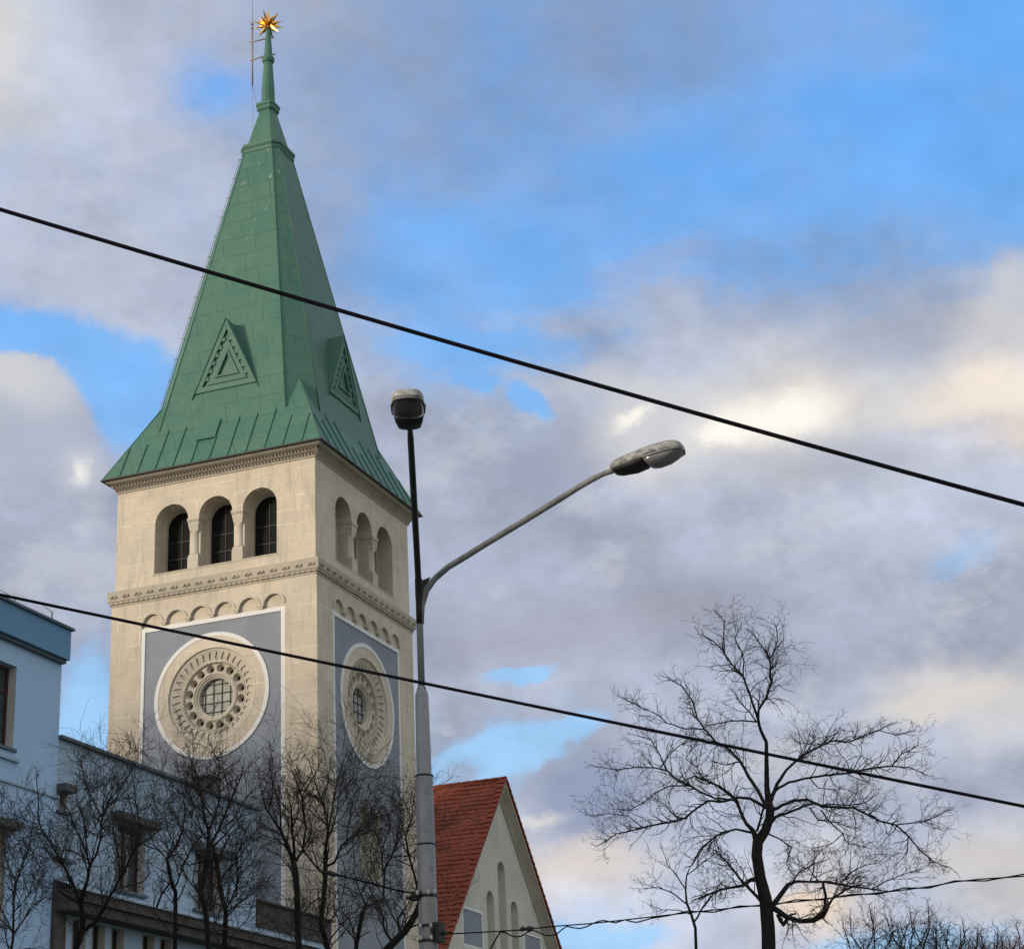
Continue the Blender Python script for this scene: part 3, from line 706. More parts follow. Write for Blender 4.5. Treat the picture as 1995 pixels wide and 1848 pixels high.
# ------------------------------------------------------------------ church nave with gable
nave = empty('church_nave', (TX, TY, 0), TA, 'church nave with steep red tiled roof and pale gable wall beside the tower', 'church')
def m_tiles():
    a = Mat('red_clay_tiles', 0.85)
    n1 = a.noise(0.55, 5, 0.65); n2 = a.noise(9, 4, 0.6); n3 = a.noise(2.5, 5, 0.7)
    c = a.mix(a.mr(n1, 0.3, 0.7), (0.205, 0.048, 0.026), (0.33, 0.078, 0.040))
    c = a.mix(a.mr(n2, 0.35, 0.75, 0, 0.6), c, (0.20, 0.045, 0.026)); c = a.mix(a.mr(n3, 0.50, 0.72, 0, 0.65), c, (0.085, 0.036, 0.026))
    a.col(c); return a.m
M_TILE = m_tiles()
UV_, VC, ZR, SL = 4.0, 11.74, 17.5, 1.10
def slope(side):
    mb = MB(); L0 = math.hypot(1, SL); step = 0.25; nrow = 48; du = 0.085; nu = int(19.0 / du)
    nrm = Vector((side * SL, 1)).normalized()    # (v,z)
    verts = []; 
    for i in range(nrow):
        for e in (0.0, 0.985):
            t = (i + e) * step / L0
            for j in range(nu + 1):
                u = UV_ - j * du
                w = abs(math.sin(PI * (u / 0.255 + (0.5 if i % 2 else 0))))
                lift = (0.008 + 0.018 * e) + 0.022 * w * (0.4 + .6 * e)
                sag = 0.02 * math.sin(u * .8 + i * .3) + 0.012 * math.sin(u * 3.1 + i)
                tt = t + (0.035 / L0 * (1 - w) * (-1) if e > .5 else 0)
                lift += sag
                verts.append((u, VC + side * tt + nrm.x * lift, ZR - SL * tt + nrm.y * lift))
    fs = []
    for r in range(2 * nrow - 1):
        for j in range(nu): a = r * (nu + 1) + j; fs.append((a, a + 1, a + nu + 2, a + nu + 1))
    mb.add(verts, fs); return mb
roof = slope(-1).build('roof', M_TILE, nave, fix=False)
slope(1).build('roof', M_TILE, nave, fix=False)
mb = MB()
for i in range(50):     # ridge tiles
    u = UV_ + .02 - i * 0.38
    mb.rings([[(uu, VC + r * math.sin(a), ZR - .02 + r * .8 * math.cos(a)) for a in [PI * (-.62 + 1.24 * j / 8) for j in range(9)]] for uu, r in ((u, .135), (u - .40, .115))], cap=False, close=False)
mb.build('ridge_tile', M_TILE, roof, fix=False)
mb = MB()
for side in (-1, 1):    # verge tiles overlapping down the edge
    for i in range(38):
        t = i * .30 / math.hypot(1, SL); v0 = VC + side * t; z0 = ZR - SL * t
        dv, dz = side * .34 / math.hypot(1, SL), -SL * .34 / math.hypot(1, SL)
        n = Vector((side * SL, 1)).normalized()
        P = []
        for u in (UV_ - .20, UV_ + .05):
            for (f, o) in ((0, .03), (1, .085), (1, .0), (0, -.06)): P.append((u, v0 + dv * f + n.x * o, z0 + dz * f + n.y * o))
        mb.add(P, [(0, 1, 2, 3), (7, 6, 5, 4), (0, 4, 5, 1), (1, 5, 6, 2), (2, 6, 7, 3), (3, 7, 4, 0)])
mb.build('verge_tile', M_TILE, roof)
M_NAVE = m_stone('pale_gable_render', (0.60, 0.585, 0.52), mortar=False, dirt=0.35)
def P2(u0): return lambda s, o, z: (u0 + o, s, z)
UW = 3.66; T = P2(UW)
mb = MB(); hb = 9.9
gout = [(VC - hb, 17.2 - SL * hb), (VC + hb, 17.2 - SL * hb), (VC, 17.2)]
gout = [(VC - hb, 0), (VC + hb, 0)] + gout[1:] + gout[:1]
NI = [arch(VC, .76, 7.5, 14.38), arch(VC - 1.24, .74, 7.5, 13.13), arch(VC + 1.22, .74, 7.5, 13.07)]
plate(mb, T, gout, NI + [rect(VC - 4.03, 8.0, VC - 2.07, 12.26), rect(VC + 2.10, 8.0, VC + 4.0, 12.06)], 0, -0.32)
mb.box((VC - 2.0, -.36, 7.4), (VC + 2.0, -.32, 14.6), T)
mb.build('gable_wall', M_NAVE, nave)
for a, b, zt in ((VC - 4.03, VC - 2.07, 12.26), (VC + 2.10, VC + 4.0, 12.06)):
    for z0, z1 in ((zt - 1.40, zt), (zt - 3.2, zt - 1.8)):
        mb = MB(); plate(mb, T, rect(a, z0, b, z1), [rect(a + .09, z0 + .09, b - .09, z1 - .09)], .006, -.08); fr = mb.build('panel_border', M_WHITE, nave)
        mb = MB(); plate(mb, T, rect(a + .05, z0 + .05, b - .05, z1 - .05), [], -.02, -.07); mb.build('painted_panel', M_PANEL, fr)
    mb = MB(); mb.box((a, -.3, zt - 1.80), (b, 0.002, zt - 1.40), T); mb.build('panel_sill', M_NAVE, nave)
# sloping ribbed rake cornice
mb = MB()
for side in (-1, 1):
    L_ = 10.2; n = 150
    for f in range(n):
        t0 = f / n * L_; t1 = (f + .62) / n * L_
        def q(t, dz, u): return (u, VC + side * t, ZR - SL * t + dz)
        def strip(ta, tb, e):
            prof = [(-.72, UW - .01), (-.70, UW + .05 + e), (-.45, UW + .12 + e), (-.26, UV_ - .05 + e), (-.10, UV_ - .02)]
            for (d0, u0), (d1, u1) in zip(prof, prof[1:]): mb.add([q(ta, d0, u0), q(tb, d0, u0), q(tb, d1, u1), q(ta, d1, u1)], [(0, 1, 2, 3)])
        strip(t0, t1, 0.018); strip(t1, (f + 1) / n * L_, 0.0)
    mb.add([q(0, -.24, UV_ - .012), q(L_, -.24, UV_ - .012), q(L_, -.13, UV_ - .005), q(0, -.13, UV_ - .005)], [(0, 1, 2, 3)])
mb.build('rake_cornice', M_STONEP, nave)
for q in (-8.6, 8.3): mb = MB(); mb.box((-15, VC + q, 0), (UW - .3, VC + q + .3, 8.4)); mb.build('side_wall', M_NAVE, nave)

# ------------------------------------------------------------------ pale blue building at left
bld = empty('street_building', (TX, TY, 0), TA, 'pale blue rendered street building with steel blue parapet behind the bare trees', 'building')
M_BLUE = m_plaster('pale_blue_render', (0.36, 0.52, 0.72), 0.06, 0.2)
M_BLUE2 = m_plaster('grey_blue_render', (0.33, 0.43, 0.54), 0.10, 0.3)
M_BAND = m_plaster('steel_blue_parapet', (0.135, 0.275, 0.43), 0.06, 0.1)
M_FLASH = m_plain('dark_flashing', (0.06, 0.09, 0.11), 0.5)
M_SHADE = m_plain('dark_window_hood', (0.10, 0.105, 0.105), 0.8)
M_REDFR = m_plain('dark_red_window_frame', (0.07, 0.025, 0.025), 0.5)
M_REVEAL = m_plaster('cream_reveal', (0.52, 0.50, 0.44), 0.05, 0.2)
M_WGLASS = m_glass('window_glass', (0.03, 0.04, 0.045), 0.08)
UF = 5.0; T = P2(UF)
mb = MB(); wins = [(-22.6, 11.76, -21.15, 13.60)] + [(v, 11.76, v + 1.5, 13.60) for v in (-26.2, -29.8)]
low = [(v, 8.0, v + 1.4, 10.0) for v in (-22.6, -26.2, -29.8)]
plate(mb, T, rect(-34, 0, -19.43, 14.2), [rect(*w) for w in wins + low], 0, -.35)
mb.box((-34, -8, 0), (-19.43, -.36, 14.1), T)
mb.build('upper_wall', M_BLUE, bld)
mb = MB(); mb.box((-34.2, -8.2, 14.16), (-19.40, .20, 14.86), T); mb.build('parapet', M_BAND, bld)
mb = MB(); mb.box((-34.3, -8.3, 14.86), (-19.34, .27, 14.92), T); mb.box((-34.1, -.1, 14.08), (-19.43, .12, 14.165), T); mb.build('parapet_cap', M_FLASH, bld)
mb = MB(); mb.box((-34, -.05, 11.48), (-20.95, .08, 11.56), T); mb.box((-34, -.05, 10.98), (-19.40, .05, 11.03), T); mb.build('string_course', M_BLUE2, bld)
def window(w, hood=None, cross=True):
    a, z0, b, z1 = w
    mb = MB(); plate(mb, T, rect(a, z0, b, z1), [rect(a + .07, z0 + .07, b - .07, z1 - .07)], -.20, -.27)
    if cross: mb.box(((a + b) / 2 - .04, -.265, z0 + .07), ((a + b) / 2 + .04, -.205, z1 - .07), T); mb.box((a + .07, -.262, z0 + (z1 - z0) * .68), (b - .07, -.208, z0 + (z1 - z0) * .68 + .06), T)
    fr = mb.build('window', M_REDFR, bld)
    mb = MB(); plate(mb, T, rect(a + .05, z0 + .05, b - .05, z1 - .05), [], -.235, -.25); mb.build('pane', M_WGLASS, fr)
    mb = MB(); e = .004
    mb.add([T(a + e, -.004, z0), T(a + e, -.34, z0), T(a + e, -.34, z1), T(a + e, -.004, z1)], [(0, 1, 2, 3)])
    mb.build('reveal', M_REVEAL, fr, fix=False)
    mb = MB(); mb.add([T(b - e, -.004, z0), T(b - e, -.34, z0), T(b - e, -.34, z1), T(b - e, -.004, z1)], [(0, 1, 2, 3)]); mb.build('reveal', M_REVEAL, fr, fix=False)
    mb = MB(); mb.box((a - .08, -.2, z0 - .07), (b + .08, .06, z0 - .004), T); mb.build('sill', M_FLASH, fr)
    if hood: mb = MB(); mb.box((hood[0], -.02, hood[2] - .17), (hood[1], .24, hood[2]), T); mb.build('shutter_box', M_SHADE, fr)
for w in wins: window(w, (w[0] - .1, w[2] + .12, w[3] + .10) if False else None)
for w in low: window(w, (w[0] - .2, w[2] + .22, 10.15))
# lower wing
mb = MB(); lw = [(-16.85, 9.35, -15.6, 10.92), (-13.2, 9.35, -11.95, 10.80), (-19.28, 10.75, -18.98, 11.2)]
bw2 = [(v, 6.0, v + .52, 8.45) for v in (-18.55, -17.75, -16.95, -15.6, -14.8, -12.4, -11.6)]
Tw = P2(UF - .03)
plate(mb, Tw, rect(-19.43, 0, -9.97, 12.36), [rect(*w) for w in lw + bw2], 0, -.35)
mb.box((-19.43, -8, 0), (-9.98, -.36, 12.3), Tw); mb.build('lower_wall', M_BLUE2, bld)
mb = MB(); mb.box((-19.43, -8.1, 12.36), (-9.85, .10, 12.43), T); mb.build('roof_edge', M_FLASH, bld)
for w, hd in zip(lw[:2], ((-17.13, -15.26, 11.10), (-13.39, -11.45, 10.95))): window(w, hd)
window(lw[2], (-19.41, -18.95, 11.32), False)
for w in bw2: window(w, None, False)
mb = MB(); mb.box((-11.87, -.9, 12.4), (-11.36, -.4, 12.98), T); mb.box((-11.91, -.94, 12.98), (-11.32, -.36, 13.04), T); mb.build('chimney', M_SHADE, bld)
mb = MB(); mb.box((-19.40, -.02, 8.72), (-7.2, .55, 8.95), T); mb.box((-19.40, .0, 8.5), (-7.2, .46, 8.716), T); mb.build('canopy', M_TIMBER, bld)
mb = MB(); mb.add([T(-19.40, .60, 8.97), T(-7.2, .60, 8.97), T(-7.2, -.01, 9.22), T(-19.40, -.01, 9.22)], [(0, 1, 2, 3)]); mb.box((-19.40, .50, 8.935), (-7.2, .62, 8.975), T); mb.build('canopy_cover', M_BLUE2, bld, fix=False)
mb = MB(); mb.box((-19.42, -.02, 0), (-18.98, .10, 8.7), T); mb.build('pilaster', M_TIMBER, bld)
mb = MB(); mb.box((-19.42, -.02, 9.62), (-18.68, .10, 9.70), T); mb.build('ledge', M_FLASH, bld)
mb = MB(); mb.tube([(UF - .1, -19.76, 14.93), (UF - .1, -19.76, 15.28)], .02, 5); mb.tube([(UF - .1, -19.76, 15.26), (UF - .12, -20.3, 15.38), (UF - .12, -21.2, 15.20), (UF - .12, -22, 15.25)], .008, 4); mb.tube([(UF - .12, -21.2, 14.93), (UF - .12, -21.2, 15.22)], .018, 5)
mb.build('lightning_cable', M_STEEL, bld)
mb = MB(); mb.box((-9.96, -6, 0), (-5.6, -.05, 9.3), T); mb.build('annex_wall', M_BLUE2, bld)
mb = MB(); mb.box((-9.94, -6.1, 9.3), (-5.5, .0, 9.95), T); mb.box((-9.94, -6.1, 9.95), (-5.45, .08, 10.0), T); mb.build('annex_parapet', M_TIMBER, bld)

# ------------------------------------------------------------------ street lamp on trolley pole
def m_pole():
    a = Mat('galvanised_steel', 0.5, 0.25)
    n1 = a.noise(3, 6, 0.7, st=(1, 1, .35)); n2 = a.noise(24, 5, 0.7); n3 = a.noise(5, 5, 0.7, loc=(3, 3, 3))
    c = a.mix(a.mr(n1, 0.3, 0.7), (0.19, 0.20, 0.215), (0.33, 0.33, 0.33)); c = a.mix(a.mr(n2, .5, .75, 0, .5), c, (.15, .15, .15)); c = a.mix(a.mr(n3, .6, .72, 0, .7), c, (.09, .085, .08))
    a.col(c).bump(n2, .2, .005); return a.m
M_POLE = m_pole()
M_ARM = m_plain('dull_steel_arm', (0.21, 0.21, 0.21), 0.55, 0.2, 0.4)
def m_head():
    a = Mat('weathered_lamp_housing', 0.6, 0.1)
    n1 = a.noise(9, 6, 0.75, st=(.6, 2, 2)); n2 = a.noise(30, 5, .7)
    c = a.mix(a.mr(n1, .36, .62), (.46, .465, .46), (.13, .133, .128)); c = a.mix(a.mr(n2, .45, .75, 0, .6), c, (.40, .40, .38)); a.col(c).bump(n1, .3, .01); return a.m
M_HEAD = m_head(); M_BOWL = m_glass('dark_lamp_bowl', (0.035, 0.032, 0.035), 0.15); M_LENS = m_glass('clear_lamp_bowl', (0.17, 0.17, 0.175), 0.1); M_BLACK = m_plain('black_fitting', (0.018, 0.018, 0.02), 0.6)
PX, PY = -1.300, 24.0
lamp = empty('street_lamp', (PX, PY, 0), 0, 'tall stepped grey street lamp pole with two arms and two grimy lamp heads', 'street lamp')
def zat(py, x=PX, Y=PY):
    lo_, hi_ = 0, 30
    for _ in range(40):
        m = (lo_ + hi_) / 2; d = Vector((x, Y, m)) - CAM; y = IMH / 2 - F_PX * d.dot(UPV) / d.dot(FWD)
        if y > py: lo_ = m
        else: hi_ = m
    return lo_
def cyl(prof, name, mat, par, n=20):
    mb = MB(); mb.rings([[(r * math.cos(2 * PI * j / n), r * math.sin(2 * PI * j / n), z) for j in range(n)] for r, z in prof], smooth=True); return mb.build(name, mat, par)
zA, zB, zC, zD = zat(1338), zat(1513), zat(1645), zat(1131)
cyl([(.140, 0), (.115, zC - .02), (.111, zB - .01), (.111, zB), (.100, zB + .02), (.097, zB + .03), (.087, zA - .12), (.083, zA - .09), (.052, zA + .0), (.046, zA + .01)], 'pole', M_POLE, lamp)
cyl([(.045, zA - .05), (.044, zD - .2), (.047, zD - .18)], 'upper_tube', M_POLE, lamp, 14)
for zz, r in ((zB + .012, .113), (zC, .1155)): cyl([(r, zz - .012), (r + .004, zz - .008), (r + .004, zz + .008), (r, zz + .012)], 'band', M_BLACK, lamp)
mb = MB(); mb.tube([(0, 0, zA - .02), (.03, -.03, zA + .08)], .02, 6); mb.box((-.05, -.05, zA - .06), (.05, .05, zA - .01)); mb.build('cap', M_BLACK, lamp)
# arm profile (reach, z) from the side arm
D2 = Vector((.93, -.37)).normalized(); D1 = Vector((.035, -1)).normalized()
prof = []
for (px, py) in ((818, 1215), (821, 1180), (830, 1150), (846, 1128), (872, 1105), (905, 1085), (950, 1057), (1020, 1015), (1090, 972), (1130, 947), (1158, 931), (1180, 921), (1196, 916)):
    r = 0.0
    for _ in range(12):
        p = at(px, py, PY + D2.y * r); r = max(0, (p.x - PX) / D2.x)
    prof.append((r, p.z))
prof[0] = (0.01, prof[0][1])
M_ARM2 = m_plain('black_arm', (0.022, 0.021, 0.022), 0.6, 0.0, 0.3)  # near-black arm; the side arm is mid grey
for DD, nm in ((D2, 'arm'), (D1, 'arm')):
    mb = MB(); pts = [(DD.x * r, DD.y * r, z) for r, z in prof]; mb.tube(pts, [.046] * 3 + [.042] * 6 + [.040] * 2 + [.032] * 2, 12); mb.build(nm, M_ARM if DD is D2 else M_ARM2, lamp)
mb = MB(); mb.tube([(0, 0, zD - .25), (0, 0, zD + .02)], [.05, .052], 12)
mb.add([(0, 0, zD - .02), (.16, -.06, zD + .02), (.0, 0, zD - .35), (0, -.02, zD - .02), (.16, -.08, zD + .02), (0, -.02, zD - .35)], [(0, 1, 2), (3, 5, 4), (0, 3, 4, 1), (1, 4, 5, 2)])
mb.build('arm_bracket', M_BLACK, lamp)
def head(DD, tl, name='lamp_head'):
    r, z = prof[-1]; tilt = math.radians(tl)
    ax = Vector((DD.x * math.cos(tilt), DD.y * math.cos(tilt), math.sin(tilt))); sd = Vector((-DD.y, DD.x, 0)); up = ax.cross(sd) * (1 if ax.cross(sd).z > 0 else -1)
    o = Vector((DD.x * r, DD.y * r, z)) - ax * .02
    def W(x, y, zz): return o + ax * x + sd * y + up * zz
    def sect(x, w, zt, zb, n=20, ex=4.2):
        P = []
        for j in range(n + 1):
            a = PI * j / n; cx = math.cos(a); sx = math.sin(a)
            P.append(W(x, w * math.copysign(abs(cx) ** (2 / ex), cx), zb + (zt - zb) * abs(sx) ** (2 / ex)))
        return P
    LN = 0.98
    st = [(0.0, .085, .09, .0), (.04, .125, .125, -.01), (.16, .150, .150, -.02), (.40, .182, .170, -.02), (.60, .195, .180, -.02), (.80, .188, .172, -.02), (.92, .160, .140, -.015), (.97, .115, .095, -.01), (LN, .06, .045, -.005)]
    mb = MB(); mb.rings([sect(s[0], s[1], s[2] * .76, s[3]) for s in st], cap=True, smooth=True)
    hh = mb.build(name, M_HEAD, lamp)
    mb = MB(); mb.rings([[W(x, w * math.cos(a), zz) for a in [2 * PI * j / 20 for j in range(20)] for zz in [(-.024 - .0 + d * math.sin(a) * .0) if math.sin(a) >= 0 else -.024]] for x, w, d in ((0, .01, 0),)], cap=False) if False else None
    def low(x, w, d, n=14): return [W(x, w * math.cos(PI * j / n), -.022 - d * math.sin(PI * j / n) ** .6) for j in range(n + 1)]
    mb.rings([low(*s) for s in ((.03, .11, .03), (.10, .14, .06), (.30, .168, .085), (.44, .178, .06), (.47, .180, .02))], cap=True, smooth=True); mb.build('lower_cover', M_BLACK, hh)
    mb = MB(); mb.rings([low(*s) for s in ((.475, .176, .05), (.52, .182, .095), (.62, .186, .115), (.75, .180, .105), (.86, .160, .07), (.93, .13, .03), (.955, .10, .004))], cap=True, smooth=True); mb.build('glass_bowl', M_BOWL if DD is D1 else M_LENS, hh)
    rim = [W(x, w, -.026) for x, w in ((.475, .188), (.62, .197), (.78, .190), (.90, .162), (.955, .120))]; rim += [W(.985, 0, -.026)] + [W(x, -w, -.026) for x, w in ((.955, .120), (.90, .162), (.78, .190), (.62, .197), (.475, .188))]
    mb = MB(); mb.tube(rim, .010, 6); mb.build('rim', M_POLE, hh)
    mb = MB(); mb.tube([o - ax * .12, o + ax * .06], .036, 10); mb.build('neck', M_ARM, hh)
    for s_ in (-1, 1):
        mb = MB(); c0 = W(.50, s_ * .196, .01); c1 = W(.66, s_ * .202, .01); mb.tube([c0, c1], .010, 6); mb.build('latch', M_POLE, hh)
head(D2, 7); head(D1, -1)
def clamp(py, ang, big):
    z = zat(py)
    mb = MB()
    for dz in ((-.09, .09) if big else (0,)):
        mb.rings([[(r * math.cos(2 * PI * j / 20), r * math.sin(2 * PI * j / 20), z + dz + e) for j in range(20)] for r, e in ((.116, -.02), (.126, -.018), (.126, .018), (.116, .02))], cap=False)
    c, s = math.cos(ang), math.sin(ang)
    def W(x, y, zz): return (x * c - y * s, x * s + y * c, z + zz)
    h = .12 if big else .05
    mb.box((.10, -.07, -h), (.20, .07, h), W)
    for y in (-.09, .09): mb.tube([W(.12, y, -.02), W(.12, y, .05)], .018, 6)
    mb.tube([W(.18, 0, -.01), W(.27, 0, -.02)], .022, 6)
    return mb.build('wire_clamp', M_BLACK, lamp)
clamp(1745, PI * 1.08 , False); clamp(1818, -0.5, True)
M_BOLT = m_plain('pale_porcelain', (.42, .42, .40), .4)
mb = MB()
for py, xs in ((1741, (-.115, .02, .10)), (1806, (-.09, .04)), (1829, (-.09, .04))):
    for x in xs:
        mb = MB(); z = zat(py); mb.tube([(x, -.15, z - .025), (x, -.15, z + .03)], [.022, .016], 8); mb.build('clamp_bolt', M_BOLT, lamp)

# ------------------------------------------------------------------ overhead cables
M_CABLE = m_plain('black_cable', (0.006, 0.006, 0.009), 0.9); M_CABLE.node_tree.nodes['Principled BSDF'].inputs['Specular IOR Level'].default_value = 0.05
def cable(name, P, Y0, Y1, r, label, group=None, sub=1, mat=None):
    pts = []
    for i in range(len(P) - 1):
        for j in range(sub): f = j / sub; pts.append((P[i][0] * (1 - f) + P[i + 1][0] * f, P[i][1] * (1 - f) + P[i + 1][1] * f))
    pts.append(P[-1]); xa, xb = pts[0][0], pts[-1][0]
    W = [at(px, py, Y0 + (Y1 - Y0) * (px - xa) / (xb - xa)) for px, py in pts]
    mb = MB(); mb.tube(W, r, 8); return tag(mb.build(name, mat or M_CABLE), label, 'cable', group)
def para(x0, y0, xm, ym, x1, y1, n=30):
    o = []
    for i in range(n + 1):
        t = -0.35 + 1.7 * i / n; x = x0 + (x1 - x0) * t
        l0 = (x - xm) * (x - x1) / ((x0 - xm) * (x0 - x1)); l1 = (x - x0) * (x - x1) / ((xm - x0) * (xm - x1)); l2 = (x - x0) * (x - xm) / ((x1 - x0) * (x1 - xm))
        o.append((x, y0 * l0 + ym * l1 + y1 * l2))
    return o
cable('overhead_cable', para(0, 408, 900, 674, 1995, 983), 13.4, 12.6, .0178, 'thick black overhead cable crossing in front of the green spire')
cable('overhead_cable', para(0, 1158, 838, 1333, 1995, 1570), 20.5, 19.0, .0175, 'black overhead cable crossing the rose windows and the pole top')
def wav(P): return P
top3 = [(860, 1819), (975, 1813), (1013, 1810.7), (1078, 1803.5), (1155, 1797.8), (1270, 1785), (1350, 1776), (1416, 1769), (1483, 1762), (1550, 1755.8), (1620, 1748), (1684, 1741), (1760, 1733), (1818, 1725), (1860, 1717), (1905, 1712), (1995, 1706), (2300, 1690)]
cable('guy_wire', top3, 23.9, 23.0, .008, 'thin wire from the lower pole clamp running right past the gable')
def c3(x, y): return (755.5 + .258 * x, 1671.4 + .258 * y)
wv = [c3(*p) for p in ((850, 552), (890, 560), (930, 582), (970, 592), (1010, 585), (1050, 560), (1090, 541), (1130, 552), (1180, 578), (1230, 582), (1270, 575), (1310, 540), (1350, 512), (1400, 522), (1450, 528), (1500, 515), (1550, 490), (1590, 474), (1630, 467), (1680, 478), (1720, 485), (1760, 472), (1790, 462), (1840, 476), (1880, 482), (1940, 466), (1995, 450))]
wv += [(1300, 1783), (1340, 1774), (1390, 1776), (1440, 1764), (1500, 1764), (1550, 1752), (1600, 1752), (1660, 1741), (1710, 1741), (1760, 1729), (1810, 1729), (1860, 1715), (1920, 1715), (1995, 1702), (2300, 1684)]
cable('hanging_cable', wv, 23.75, 22.95, .0085, 'slack black cable looping around the thin wire right of the gable')
cable('drop_wire', [c3(850, 552), c3(820, 600), c3(775, 684), c3(740, 760)], 23.75, 23.7, .010, 'short black wire dropping from the cable splice before the gable')
cable('span_wire', [(823, 1743), (800, 1738), (771, 1733), (700, 1714), (651, 1702)], 23.95, 24.3, .011, 'thin dark wire leading left from the upper pole clamp into the trees')
def P3(px, py, Y): return at(px, py, Y)
mb = MB(); mb.tube([P3(1012, 1811, 23.78), P3(1018, 1808, 23.78), P3(1024, 1809, 23.78), P3(1030, 1808, 23.78), P3(1040, 1806, 23.78)], [.012, .035, .018, .035, .012], 8)
tag(mb.build('wire_insulator', M_BLACK), 'small black insulator knot on the wire in front of the gable', 'insulator', None)
mb = MB(); mb.tube([P3(660, 1704, 24.3), P3(648, 1702, 24.3), P3(640, 1699, 24.3), P3(630, 1699, 24.3)], [.012, .035, .030, .012], 8); mb.tube([P3(632, 1699, 24.3), P3(560, 1686, 24.6), P3(480, 1672, 24.9)], .005, 5)
tag(mb.build('wire_insulator', M_BLACK), 'dark insulator at the left end of the span wire among twigs', 'insulator')

# ------------------------------------------------------------------ bare trees
def m_bark(name, c, c2):
    a = Mat(name, 0.95); n = a.noise(7, 5, .7, st=(1, 1, .4)); a.col(a.mix(a.mr(n, .3, .7), c, c2)).bump(n, .5, .02); return a.m
M_BARK = m_bark('dark_bark', (.010, .008, .0075), (.028, .022, .020))
M_TWIG = m_bark('bare_twigs', (.050, .042, .038), (.095, .080, .072))
M_BARK2 = m_bark('brown_bark', (.006, .0045, .004), (.016, .012, .010))
M_TWIG2 = m_bark('brown_twigs', (.030, .022, .017), (.062, .047, .037))
M_TWIG3 = m_bark('reddish_twigs', (.090, .045, .034), (.150, .085, .062))
class TM:      # fast collector for many thin tubes
    def __init__(s): s.V = []; s.F = []; s.n = 0
    def tube(s, pts, rad, k):
        n = len(pts); P = np.array([[p.x, p.y, p.z] for p in pts]); t = np.gradient(P, axis=0); t /= (np.linalg.norm(t, axis=1)[:, None] + 1e-9)
        ref = np.array([0.31, 0.95, 0.05]) if abs(t[0][1]) < .8 else np.array([1.0, 0, 0.1])
        a = np.cross(t, ref); a /= (np.linalg.norm(a, axis=1)[:, None] + 1e-9); b = np.cross(t, a)
        ang = np.arange(k) * 2 * PI / k; R = np.array(rad)[:, None, None]
        V = P[:, None, :] + R * (a[:, None, :] * np.cos(ang)[None, :, None] + b[:, None, :] * np.sin(ang)[None, :, None])
        s.V.append(V.reshape(-1, 3)); i, j = np.meshgrid(np.arange(n - 1), np.arange(k), indexing='ij'); j2 = (j + 1) % k
        s.F.append((s.n + np.stack([i * k + j, i * k + j2, (i + 1) * k + j2, (i + 1) * k + j], -1)).reshape(-1, 4)); s.n += n * k
    def build(s, name, mat, parent, smooth=False):
        V = np.concatenate(s.V); Fq = np.concatenate(s.F); me = bpy.data.meshes.new(name)
        me.vertices.add(len(V)); me.vertices.foreach_set('co', V.ravel()); me.loops.add(Fq.size); me.loops.foreach_set('vertex_index', Fq.ravel().astype(np.int32))
        me.polygons.add(len(Fq)); me.polygons.foreach_set('loop_start', np.arange(0, Fq.size, 4, dtype=np.int32)); 
        if smooth: me.polygons.foreach_set('use_smooth', np.ones(len(Fq), bool))
        me.update(calc_edges=True); me.materials.append(mat); o = bpy.data.objects.new(name, me); COL.objects.link(o)
        if parent: o.parent = parent
        return o
def rv(): 
    return Vector((random.gauss(0, 1), random.gauss(0, 1), random.gauss(0, 1)))
def grow(tm, p, d, L, r, lvl, cfg, scale):
    """a wiggly branch with side branches"""
    nseg = (7, 5, 4, 3)[min(lvl, 3)]; pts = [p.copy()]; rad = [r]; d = d.normalized()
    for i in range(nseg):
        d = (d + rv() * cfg['wig'] + Vector((0, 0, cfg['up'] * (1 if lvl < 2 else .5)))).normalized()
        p = p + d * (L / nseg); pts.append(p.copy()); rad.append(max(r * (1 - .72 * (i + 1) / nseg), cfg['rmin'] * .6))
    tm.tube(pts, rad, 4 if lvl == 0 else 3)
    if lvl >= cfg['levels']: return
    n = max(2, int(L / cfg['gap'][lvl] * random.uniform(.8, 1.2)))
    for i in range(n):
        t = random.uniform(.18, 1.0) * nseg; k = min(int(t), nseg - 1); f = t - k
        q = pts[k].lerp(pts[k + 1], f); td = (pts[k + 1] - pts[k]).normalized()
        side = rv(); side = (side - td * side.dot(td)).normalized()
        a = random.uniform(.45, 1.15); nd = td * math.cos(a) + side * math.sin(a)
        rr = max(cfg['rmin'], rad[k] * random.uniform(.45, .65))
        grow(tm, q, nd, L * random.uniform(*cfg['lr']), rr, lvl + 1, cfg, scale)
